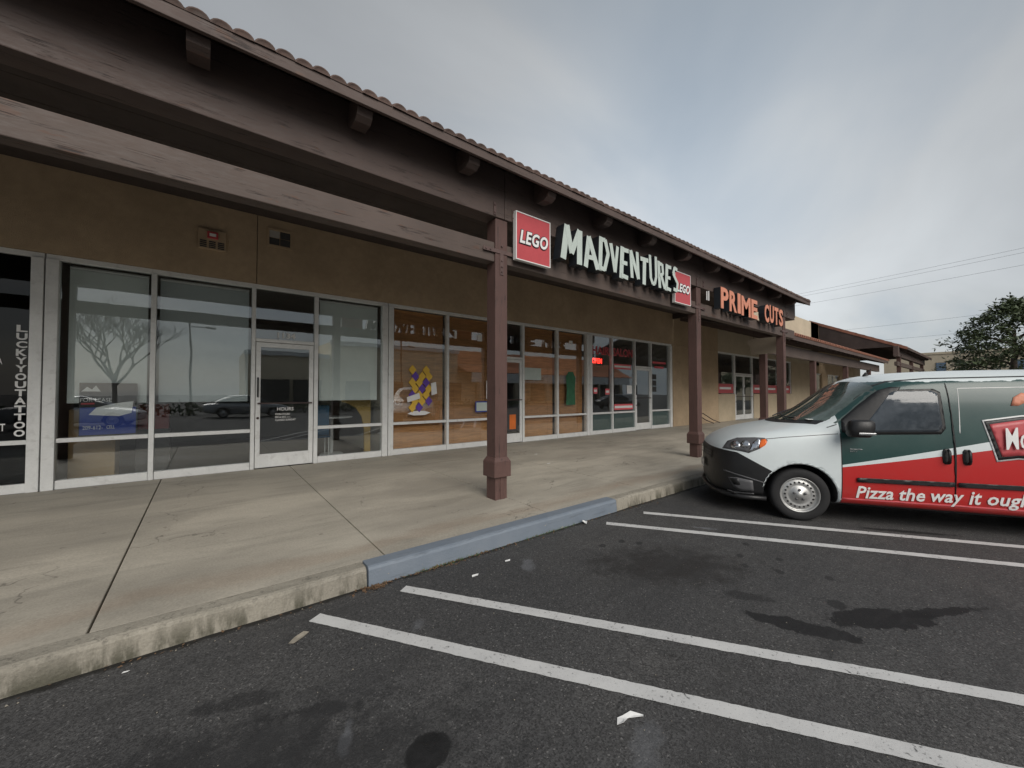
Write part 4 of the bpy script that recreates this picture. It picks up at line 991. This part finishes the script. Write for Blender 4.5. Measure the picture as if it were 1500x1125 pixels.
# door seams and side details
strip([(.34, .99), (.15, 1.02), (-.10, 1.05), (-.40, 1.085)], .007, 'bonnet_seam', M['grey_plastic']); strip([(-.42, .27), (-.42, 1.09)], .009, 'door_seam', M['black']); strip([(-1.44, .30), (-1.455, .9), (-1.45, 1.2), (-1.44, 1.69)], .006, 'door_seam', M['black'])
strip([(-1.50, 1.13), (-1.53, 1.63), (-2.5, 1.65)], .008, 'panel_crease', M['white']); strip([(-2.62, .30), (-2.62, 1.68)], .009, 'door_seam', M['black'])
strip([(-.42, .315), (-1.5, .325), (-2.65, .325)], .016, 'sill_line', M['pinkred'], off=.003)
for x in (-1.375, -1.545):
    hs = patch([(x + .034, .80), (x + .040, .86), (x + .036, .93), (x + .02, .955), (x - .02, .955), (x - .036, .93), (x - .040, .86), (x - .034, .80), (x - .02, .785), (x + .02, .785)], 'door_handle', M['black'], off=.006)
    for h_ in hs:
        MB().tube([(x, .935, .80), (x, .957, .83), (x, .957, .92), (x, .935, .945)], .014, 8).local('grip', M['black'], h_, True)
strip([(-.56, .555), (-.62, .555), (-1.43, .565)], .050, 'rub_strip', M['black'], off=.016); strip([(-1.46, .565), (-2.60, .575)], .050, 'rub_strip', M['black'], off=.016)
# wheel-arch lips
for cx in (0, -3.11):
    strip([(cx + .392 * math.cos(a), .318 + .392 * math.sin(a)) for a in [math.pi * (k / 20) for k in range(1, 20)]], .018, 'arch_lip', M['wrap'] if cx == 0 else M['black'], off=.004)
def body_text(txt, x_left, x_right, z0, z1, mat, name, parent, offset=0, shear=0, off=.004, tilt=0, th=.004):
    vs, fs = text_geo(txt, 1, offset, .5, shear, 1.02, res=2)
    lx, hx = min(v.x for v in vs), max(v.x for v in vs); ly, hy = min(v.y for v in vs), max(v.y for v in vs); o = []
    for v in vs:
        u = (v.x - lx) / (hx - lx); x = x_left + u * (x_right - x_left); z = z0 + (v.y - ly) / (hy - ly) * (z1 - z0) + tilt * u
        h = BV.ray_cast(Vector((x, 3, z)), Vector((0, -1, 0))); y = h[0].y if h[0] is not None else .915
        o.append((x, y + off + (th if v.z > 0 else 0), z))
    return MB().add(o, fs).local(name, mat, parent)
sl_ = empty('x', (0, 0, 0)); bpy.data.objects.remove(sl_)
SLO = 'Pizza the way it oughta be'; tw = lambda t_: max(v.x for v in text_geo(t_, 1, .022, 0, 0, 1.02, res=1)[0])
full = tw(SLO); pos_ = 0
for w_ in SLO.split():                                           # one part for each word
    a_ = tw(SLO[:pos_] + 'i') - tw('i') if pos_ else 0; b_ = tw(SLO[:pos_ + len(w_)]); pos_ += len(w_) + 1
    hi_, lo_ = (.145 if any(c in w_ for c in 'Pthbi') else .105), (-.035 if any(c in w_ for c in 'yg') else 0)
    x0_, x1_ = -.555 - 1.845 * a_ / full, -.555 - 1.845 * b_ / full
    zz_ = .335 + .03 * a_ / full
    body_text(w_, x0_, x1_, zz_ + lo_, zz_ + hi_, M['paper'], 'slogan_word', van, .018, .18, tilt=.006)
badge = patch([(-1.69, 1.28), (-1.78, .835), (-1.95, .87), (-2.70, .84), (-2.73, 1.36), (-2.01, 1.34)], 'logo_panel', M['paper'], off=.006, mirror=False)[0]
patch([(-1.705, 1.268), (-1.792, .853), (-1.95, .885), (-2.685, .856), (-2.715, 1.344), (-2.01, 1.325)], 'logo_border', M['black'], badge, off=.009, mirror=False)
patch([(-1.745, 1.235), (-1.82, .89), (-1.95, .912), (-2.65, .885), (-2.68, 1.31), (-2.01, 1.29)], 'logo_field', M['signred'], badge, off=.012, mirror=False)
body_text('Mountain', -1.845, -2.40, .97, 1.20, M['paper'], 'logo_lettering', badge, .012, .1, off=.030, tilt=.05)
patch([(-1.94, 1.44), (-1.97, 1.53), (-2.04, 1.58), (-2.10, 1.56), (-2.08, 1.49), (-2.0, 1.44)], 'logo_flourish', M['orange'], badge, off=.006, mirror=False)
body_text('PROMASTER', -.50, -.62, .905, .918, M['chrome'], 'model_badge', van, .01); body_text('CITY', -.50, -.57, .88, .893, M['chrome'], 'model_badge', van, .01)
# lights
DIA = (-.42, -.90, 0)
hl = patch([(.85, .86), (.79, .955), (.68, 1.0), (.48, 1.012), (.37, 1.008), (.34, .98), (.36, .93), (.43, .87), (.55, .81), (.64, .83)], 'headlight', M['grey_plastic'], off=.004, oblique=True)
for h_ in hl:
    patch([(.43, .872), (.43, .91), (.412, .985), (.362, .992), (.347, .955), (.37, .915)], 'indicator', M['amber'], h_, off=.011, mirror=False, oblique=True)
    patch([(.55, .835), (.50, .95), (.44, 1.0), (.42, .985), (.44, .885), (.52, .828)], 'reflector', M['chrome'], h_, off=.010, mirror=False, oblique=True)
    for cx, cz, r_ in ((.70, .905, .050), (.585, .92, .045)):
        patch([(cx + r_ * math.cos(k / 12 * 6.283) * 1.1, cz + r_ * math.sin(k / 12 * 6.283)) for k in range(12)], 'lamp', M['chrome'], h_, off=.011, mirror=False, oblique=True)
fg = patch([(.79, .49), (.68, .49), (.51, .46), (.50, .33), (.65, .32), (.73, .37)], 'fog_recess', M['grey_plastic'], off=.004, oblique=True)
for h_ in fg: patch([(.77, .48), (.67, .48), (.65, .40), (.72, .40)], 'fog_lamp', M['black'], h_, off=.010, mirror=False, oblique=True)
# grille slot, emblem, plate on the nose
def nose(y0, y1, z0, z1, name, mat, off=.01, parent=None):
    vs = []; n = 10
    for i in range(3):
        for j in range(n + 1):
            y = y0 + (y1 - y0) * j / n; z = z0 + (z1 - z0) * i / 2; h = BV.ray_cast(Vector((3, y, z)), Vector((-1, 0, 0)))
            vs.append((h[0] if h[0] is not None else Vector((.9, y, z))) + Vector((off, 0, 0)))
    return MB().add(vs, [(i * (n + 1) + j, i * (n + 1) + j + 1, (i + 1) * (n + 1) + j + 1, (i + 1) * (n + 1) + j) for i in range(2) for j in range(n)]).local(name, mat, parent or van)
g = nose(-.48, .48, .66, .78, 'grille', M['black'], .008)
for k in range(3): nose(-.46, .46, .675 + k * .035, .69 + k * .035, 'grille_bar', M['grey_plastic'], .018, g)
nose(-.05, .05, .70, .77, 'emblem', M['chrome'], .03, g); nose(-.16, .16, .48, .60, 'licence_plate', M['paper'], .035)
patch([(.84, .585), (.70, .54), (.55, .50), (.38, .45), (.38, .435), (.55, .485), (.70, .525), (.84, .57)], 'bumper_crease', M['grey_plastic'], bmp, off=.006, oblique=True)
patch([(.80, .31), (.72, .29), (.62, .285), (.50, .29), (.50, .305), (.62, .302), (.72, .31), (.80, .33)], 'lower_intake', M['grey_plastic'], bmp, off=.006, oblique=True)
# bumper lower lip
MB().tube([(.36, .895, .245), (.62, .855, .235), (.80, .74, .235), (.90, .5, .245), (.95, .2, .25), (.95, -.2, .25), (.90, -.5, .245), (.80, -.74, .235), (.62, -.855, .235), (.36, -.895, .245)], .028, 8).local('bumper_lip', M['black'], van, True)
# mirrors
for s_ in (1, -1):
    m = MB(); yb = .93 * s_
    prof = [(-.52, .05), (-.50, .12), (-.56, .16), (-.66, .17), (-.71, .13), (-.72, .03)]
    vs = []; lv = [(1.07, .85), (1.10, 1.08), (1.17, 1.15), (1.24, 1.05), (1.265, .8)]
    cx_, cy_ = -.545, .12
    for z, sc_ in lv:
        for a in range(14):
            t_ = 2 * math.pi * a / 14; vs.append((cx_ + .112 * sc_ * math.copysign(abs(math.cos(t_)) ** .7, math.cos(t_)) + (z - 1.15) * -.15, s_ * (.93 + cy_ + .075 * sc_ * math.copysign(abs(math.sin(t_)) ** .7, math.sin(t_))), z))
    fs = [(i * 14 + k, i * 14 + (k + 1) % 14, (i + 1) * 14 + (k + 1) % 14, (i + 1) * 14 + k) for i in range(4) for k in range(14)] + [tuple(range(14))[::-1], tuple(range(56, 70))]
    mm = m.add(vs, fs).local('mirror', M['black'], van, True)
    MB().tube([(-.56, .86 * s_, 1.10), (-.54, 1.0 * s_, 1.11)], .036, 8).local('mirror_arm', M['black'], mm)
    MB().box(-.655, -.50, min(s_ * 1.13, s_ * 1.142), max(s_ * 1.13, s_ * 1.142), 1.10, 1.125).local('mirror_lamp', M['chrome'], mm, bevel=.003)
MB().tube([(-1.0, .1, 1.81), (-1.06, .1, 1.90)], .006, 6).local('aerial', M['black'], van); MB().lathe([(0, 1.86), (.03, 1.82), (.035, 1.80), (0, 1.80)], 12, 'z', (-1.0, .1, 0)).local('aerial_base', M['black'], van)
for x in (0, -3.11): wheel(van, x, .895, 1); wheel(van, x, -.895, -1)
MB().box(-3.5, .7, -.68, .68, .20, .30).local('underbody', M['black'], van)

# saloon cars across the lot (seen mirrored in the shop windows)
def sedan(loc, yaw, paint, label):
    c = empty('parked_car', loc, yaw, label=label, cat='car', group='cars parked across the lot')
    S = [(.92, [(.4, .3), (.5, .33), (.55, .45), (.52, .58), (.4, .64), (0, .66)]), (.7, [(.72, .22), (.8, .27), (.83, .45), (.80, .64), (.62, .75), (0, .79)]), (0, [(.78, .2), (.86, .26), (.89, .5), (.87, .78), (.7, .90), (0, .95)]),
         (-1.5, [(.78, .2), (.86, .26), (.90, .5), (.88, .82), (.75, .95), (0, .98)]), (-3.0, [(.78, .2), (.86, .26), (.89, .5), (.87, .84), (.72, .98), (0, 1.02)]), (-3.6, [(.7, .28), (.78, .33), (.8, .5), (.78, .8), (.62, .93), (0, .97)]), (-3.75, [(.4, .4), (.5, .45), (.52, .55), (.5, .75), (.4, .82), (0, .84)])]
    me = loft(S, [paint, M['black']], 2, ((0, .31), (-2.7, .31)), M['black'], .36); o = bpy.data.objects.new('body', me); COL.objects.link(o); o.parent = c
    S2 = [(-.15, [(.66, .90), (.64, .92), (.4, .94), (0, .95)]), (-.75, [(.72, .90), (.66, 1.22), (.42, 1.31), (0, 1.33)]), (-1.3, [(.74, .90), (.64, 1.34), (.42, 1.42), (0, 1.44)]), (-2.1, [(.74, .9), (.64, 1.34), (.42, 1.42), (0, 1.44)]), (-2.8, [(.7, .92), (.62, 1.15), (.4, 1.22), (0, 1.24)]), (-3.2, [(.6, .95), (.58, .97), (.4, .99), (0, 1.0)])]
    me = loft(S2, [M['tint']], 2); o = bpy.data.objects.new('cabin_glass', me); COL.objects.link(o); o.parent = c
    me = loft([(-1.0, [(.58, 1.36), (.56, 1.375), (.36, 1.41), (0, 1.42)]), (-1.4, [(.62, 1.36), (.60, 1.40), (.4, 1.44), (0, 1.46)]), (-2.0, [(.62, 1.36), (.60, 1.40), (.4, 1.44), (0, 1.46)]), (-2.5, [(.58, 1.30), (.56, 1.33), (.36, 1.37), (0, 1.38)])], [paint], 1); o = bpy.data.objects.new('roof', me); COL.objects.link(o); o.parent = c
    for s_ in (1, -1):
        MB().box(.78, .88, .45 * s_ - .14, .45 * s_ + .14, .56, .66).local('headlight', M['chrome'], c, bevel=.02)
        for x in (0, -2.7): wheel(c, x, .87 * s_, s_, .31, 10)
    return c
M['tint'] = pm('car_tint', (.02, .024, .028), .06, .1, 2, coat=.5, local=True)
sedan((-3.2, -9.5, 0), R(10), pm('white_car_paint', (.68, .68, .68), .3, .04, 2, coat=.6, local=True), 'white car seen mirrored in the for-lease window')
sedan((3.6, -14.0, 0), R(0), pm('silver_car_paint', (.32, .33, .34), .3, .04, 2, metal=.5, coat=.6, local=True), 'silver car seen mirrored in the window left of door 1134')
sedan((33.5, -6.5, 0), R(20), pm('black_car_paint', (.02, .02, .022), .25, .04, 2, coat=.8, local=True), 'black car seen mirrored in the salon windows')

# ================================================================== ACROSS THE LOT (mirrored in the glass) AND FAR BACKGROUND
opp = empty('opposite_shops', (20, -28, 0), label='cream and terracotta shop row mirrored in the windows', cat='building')
def ob(name, mat, *a): return box(name, M[mat], opp, *a)
ob('wall', 'opp', 3, 10.5, -36, -28, 0, 5.6); ob('wall', 'opp', 10.51, 26, -36, -27.6, 0, 7.0); ob('wall', 'opp', 26.01, 62, -36, -28, 0, 5.4)
ob('parapet', 'white', 10.4, 26.1, -27.58, -27.3, 6.7, 7.15); ob('parapet', 'white', 2.9, 10.39, -27.98, -27.8, 5.3, 5.7)
rf = MB().prism([(26.05, -25.5, 4.3), (26.05, -28.0, 5.35), (26.05, -31, 7.6), (26.05, -31, 4.3)], (36, 0, 0)).build('tiled_roof', M['terracotta'], opp)
ob('sign_band', 'white', 27, 61, -25.75, -25.55, 3.0, 4.25)
vs_ = [(x, y) for x, y in ()]
m = fit_text('UPS Store', 0, 4.6, 3.25, 3.95, 0, .03, .02); m.v = [(39.6 - x, -25.54 - y, z) for x, y, z in m.v]; m.build('sign_lettering', M['sign_side'], opp)
for x in range(28, 60, 6): ob('column', 'cream', x, x + .5, -25.9, -25.4, 0, 3.0)
for a in list(range(4, 9, 3)) + list(range(12, 25, 4)) + list(range(29, 60, 5)):
    w_ = ob('window', 'indark', a, a + 2.6, -27.9 if a < 10 or a > 26 else -27.59, -27.5 if a < 10 or a > 26 else -27.5, .3, 2.9)
# hedge strip, bare tree, light poles
hd = MB(); rr = random.Random(11)
for k in range(2600):
    c = Vector((rr.uniform(-12, 30), rr.gauss(-18, .35), abs(rr.gauss(.45, .25)))); u = Vector((rr.uniform(-1, 1), rr.uniform(-1, 1), rr.uniform(-1, 1))).normalized(); w_ = u.cross(Vector((rr.uniform(-1, 1), 1, rr.uniform(-1, 1)))).normalized()
    hd.add([c - u * .12, c + w_ * .07, c + u * .12, c - w_ * .07], [(0, 1, 2, 3)])
hd.build('hedge', M['leaf'], None, label='low clipped hedge strip mirrored low in the windows', cat='hedge')
def branchy(m, p, d, L_, r, depth, rr):
    q = p + d * L_; mid = (p + q) / 2 + Vector((rr.uniform(-1, 1), rr.uniform(-1, 1), 0)) * L_ * .06
    m.tube([p, mid, q], [r, r * .85, r * .68], 5 if depth < 3 else 7)
    if depth == 0: return
    for k in range(3 if depth > 1 else 2):
        a = Vector((rr.uniform(-1, 1), rr.uniform(-1, 1), rr.uniform(-.1, .6))).normalized()
        branchy(m, q if k else mid.lerp(q, .6), (d * 1.0 + a * .8 + Vector((0, 0, .12))).normalized(), L_ * rr.uniform(.62, .82), r * .58, depth - 1, rr)
bt = empty('bare_tree', (-4.2, -15.5, 0), label='leafless tree mirrored in the pale blind window', cat='tree')
m = MB(); m.tube([(-4.2, -15.5, 0), (-4.15, -15.5, 1.2), (-4.2, -15.45, 2.2)], [.17, .14, .12], 9); m.build('trunk', M['bark'], bt, True)
m = MB(); rb = random.Random(12)
for k in range(6):
    a = k * 1.05 + rb.uniform(-.2, .2); branchy(m, Vector((-4.2, -15.45, 1.9 + k * .12)), Vector((math.cos(a) * .62, math.sin(a) * .62, 1)).normalized(), 1.55, .075, 5, rb); m.build('branches', M['bark'], bt)
for (x, y), lb in (((-.9, -20), 'tall parking lot lamp post mirrored left of door 1134'), ((16, -22), 'tall parking lot lamp post mirrored in the brown-blind windows')):
    lp = empty('lamp_post', (x, y, 0), label=lb, cat='lamp post')
    MB().tube([(x, y, 0), (x, y, .8)], .22, 12).build('base', M['concrete'], lp); MB().tube([(x, y, .8), (x, y, 7.2)], [.085, .06], 8).build('pole', M['iron'], lp)
    MB().tube([(x, y, 6.4), (x + .9, y, 6.45)], .03, 6).build('arm', M['iron'], lp); MB().box(x + .8, x + 1.5, y - .14, y + .14, 6.40, 6.52).build('lamp_head', M['iron'], lp, bevel=.02)

# background building, tree and wires at the right
bb_ = empty('distant_building', (95, 0, 0), label='plain cream building far behind the tree', cat='building')
box('wall', M['cream'], bb_, 90, 104, -25, 12.5, 0, 7.6); box('coping', M['cream'], bb_, 89.9, 104.1, -25.1, 12.6, 7.61, 7.95)
for y in (6.0, -1.5, -9): wn_ = box('window', M['indark'], bb_, 89.93, 89.99, y - .55, y + .55, 4.2, 6.3); box('pane', pm('bluish_pane', (.10, .15, .22), .15, .1, 1), wn_, 89.90, 89.925, y - .5, y + .5, 4.25, 6.25)
tr = empty('leafy_tree', (49.5, -.6, 0), label='large dark evergreen tree behind the van', cat='tree')
m = MB(); m.tube([(49.5, -.6, 0), (49.45, -.6, 1.5), (49.6, -.5, 3.2), (49.5, -.6, 6.5)], [.32, .25, .2, .08], 10)
rr = random.Random(21)
for k in range(9):
    a = k * 2.4; z = 2.2 + k * .5; L_ = 3.3 - k * .2; m.tube([(49.5, -.6, z), (49.5 + math.cos(a) * L_ * .5, -.6 + math.sin(a) * L_ * .5, z + .7), (49.5 + math.cos(a) * L_, -.6 + math.sin(a) * L_, z + 1.1)], [.10, .07, .02], 6)
m.build('trunk', M['bark'], tr, True)
m = MB()
def crown_r(z):
    t = (z - 1.6) / 7.2
    return 3.95 * (max(0, math.sin(math.pi * min(1, t * .78 + .24))) ** .75)
clumps = []
while len(clumps) < 230:
    z = rr.uniform(1.8, 8.7); a = rr.uniform(0, 6.283); q = rr.uniform(.35, 1.0) ** .5; rad = crown_r(z) * q * rr.uniform(.82, 1.08)
    clumps.append((Vector((49.5 + rad * math.cos(a), -.6 + rad * math.sin(a), z)), rr.uniform(.32, .62)))
for c, s_ in clumps:
    for k in range(48):
        p = c + Vector((rr.gauss(0, 1), rr.gauss(0, 1), rr.gauss(0, .75))) * s_ * .62
        u = Vector((rr.uniform(-1, 1), rr.uniform(-1, 1), rr.uniform(-.5, .7))).normalized(); w_ = u.cross(Vector((rr.uniform(-.6, .6), rr.uniform(-.6, .6), 1))).normalized(); l_ = rr.uniform(.13, .24)
        n_ = u.cross(w_) * .03
        m.add([p - u * l_, p + w_ * l_ * .38 + n_, p + u * l_, p - w_ * l_ * .38 + n_], [(0, 1, 2), (0, 2, 3)])
m.build('crown', M['leaf'], tr)
def wire(p0, p1, sag, label):
    p0, p1 = Vector(p0), Vector(p1); pts = []
    for k in range(25):
        t_ = k / 24; p = p0.lerp(p1, t_); p.z -= sag * 4 * t_ * (1 - t_); pts.append(p)
    MB().tube(pts, .011, 5).build('power_line', M['wire'], None, label=label, cat='cable', group='overhead power lines')
wire((70, 30, 16.2), (52, -40, 16.6), .8, 'topmost overhead power line right of the roof')
wire((70, 30, 15.8), (52, -40, 16.1), .8, 'overhead power line just below the topmost one')
wire((70, 30, 14.6), (52, -40, 14.9), .8, 'third overhead power line from the top')
wire((80, 30, 11.6), (60, -40, 11.6), .8, 'overhead power line level with the tree top')
wire((80, 30, 9.5), (60, -40, 9.6), .7, 'lowest overhead power line passing behind the tree')

# ================================================================== LITTER AND KERB DEBRIS
def scrap(pts, z, mat, name, label, cat, curl=.012, group=None):
    m = MB(); n = len(pts); cx = sum(p[0] for p in pts) / n; cy = sum(p[1] for p in pts) / n; rr = random.Random(int(cx * 997))
    top = [(x, y, z + .003 + rr.uniform(0, curl)) for x, y in pts]; vs = top + [(cx, cy, z + .005)] + [(x, y, w_ - .0015) for x, y, w_ in top] + [(cx, cy, z + .0035)]
    fs = [(i, (i + 1) % n, n) for i in range(n)] + [(n + 1 + (i + 1) % n, n + 1 + i, 2 * n + 1) for i in range(n)] + [(i, n + 1 + i, n + 1 + (i + 1) % n, (i + 1) % n) for i in range(n)]
    return m.add(vs, fs).build(name, M[mat], None, label=label, cat=cat, group=group)
scrap([(1.555, 1.165), (1.585, 1.150), (1.605, 1.165), (1.655, 1.155), (1.695, 1.115), (1.705, 1.122), (1.665, 1.168), (1.62, 1.18), (1.59, 1.19)], .001, 'paper', 'paper_scrap', 'torn white paper strip below the nearest stripe', 'litter')
scrap([(.43, 2.80), (.47, 2.85), (.53, 2.88), (.56, 2.865), (.52, 2.83), (.46, 2.79)], .001, 'drypale', 'dry_leaf', 'pale dry leaf on asphalt left of the nearest stripe', 'leaf')
scrap([(3.56, 3.15), (3.60, 3.12), (3.66, 3.16), (3.67, 3.20), (3.61, 3.19)], .002, 'paper', 'paper_scrap', 'white scrap against the far end of the blue kerb', 'litter', .05)
for (x, y, s_), lb in (((-.33, 3.10, .01), 'tiny white scrap at the foot of the grey kerb'), ((1.85, 2.86, .022), 'short white strip near the blue kerb'), ((2.25, 2.92, .02), 'thin white strip under the middle of the blue kerb'), ((.05, 1.72, .010), 'tiny white scrap at the bottom left of the lot')):
    scrap([(x - s_ * 1.6, y - s_ * .5), (x + s_, y - s_ * .8), (x + s_ * 1.8, y + s_ * .2), (x - s_, y + s_ * .5)], .001, 'paper', 'paper_scrap', lb, 'litter', .006)
for (x, y), lb in (((5.35, 5.6), 'white scrap on the sidewalk behind the near post'), ((5.9, 6.6), 'small white scrap on the sidewalk nearer the shop')):
    scrap([(x - .05, y), (x, y - .03), (x + .06, y + .01), (x, y + .04)], .178, 'paper', 'paper_scrap', lb, 'litter')
rr = random.Random(9); m = MB(); g_ = MB(); gr = MB()
for k in range(420):
    x = rr.choice([rr.gauss(1.75, .35), rr.uniform(-2, 5.2), rr.gauss(1.1, .06)]); y = 3.215 - abs(rr.gauss(0, .035)); s_ = rr.uniform(.006, .018); a = rr.uniform(0, 6.28); u = Vector((math.cos(a), math.sin(a), rr.uniform(-.3, .5))) * s_; w_ = Vector((-math.sin(a), math.cos(a), rr.uniform(-.3, .3))) * s_ * .5; c = Vector((x, y, .006 + rr.uniform(0, .012)))
    m.add([c - u, c + w_, c + u, c - w_], [(0, 1, 2, 3)])
m.build('leaf_litter', M['dryleaf'], None, kind='stuff', label='brown leaf crumbs gathered along the foot of the kerb', cat='leaf litter')
for k in range(260):
    x = rr.choice([rr.gauss(1.75, .25), rr.gauss(3.1, .3)]); y = 3.222 - abs(rr.gauss(0, .012)); h = rr.uniform(.012, .04); dx, dy = rr.uniform(-.015, .015), rr.uniform(-.02, .005)
    g_.add([(x - .002, y, 0), (x + .002, y, 0), (x + dx, y + dy, h)], [(0, 1, 2)])
g_.build('weeds', M['grass'], None, kind='stuff', label='tiny green weeds at the foot of the blue kerb', cat='weeds')
for k in range(900):
    x = rr.uniform(-1.5, 6.5); y = rr.uniform(-.4, 3.2); s_ = abs(rr.gauss(0, .0022)) + .001
    if rr.random() < .35: y = 3.2 - abs(rr.gauss(0, .06)); x = rr.uniform(-2, 8)
    c = Vector((x, y, s_ * .5)); gr.add([c + Vector(v) * s_ for v in ((1, 0, 0), (-.5, .8, 0), (-.5, -.8, 0), (0, 0, .9))], [(0, 1, 3), (1, 2, 3), (2, 0, 3)])
gr.build('grit', M['drypale'], None, kind='stuff', label='fine pale grit scattered over the asphalt', cat='grit')
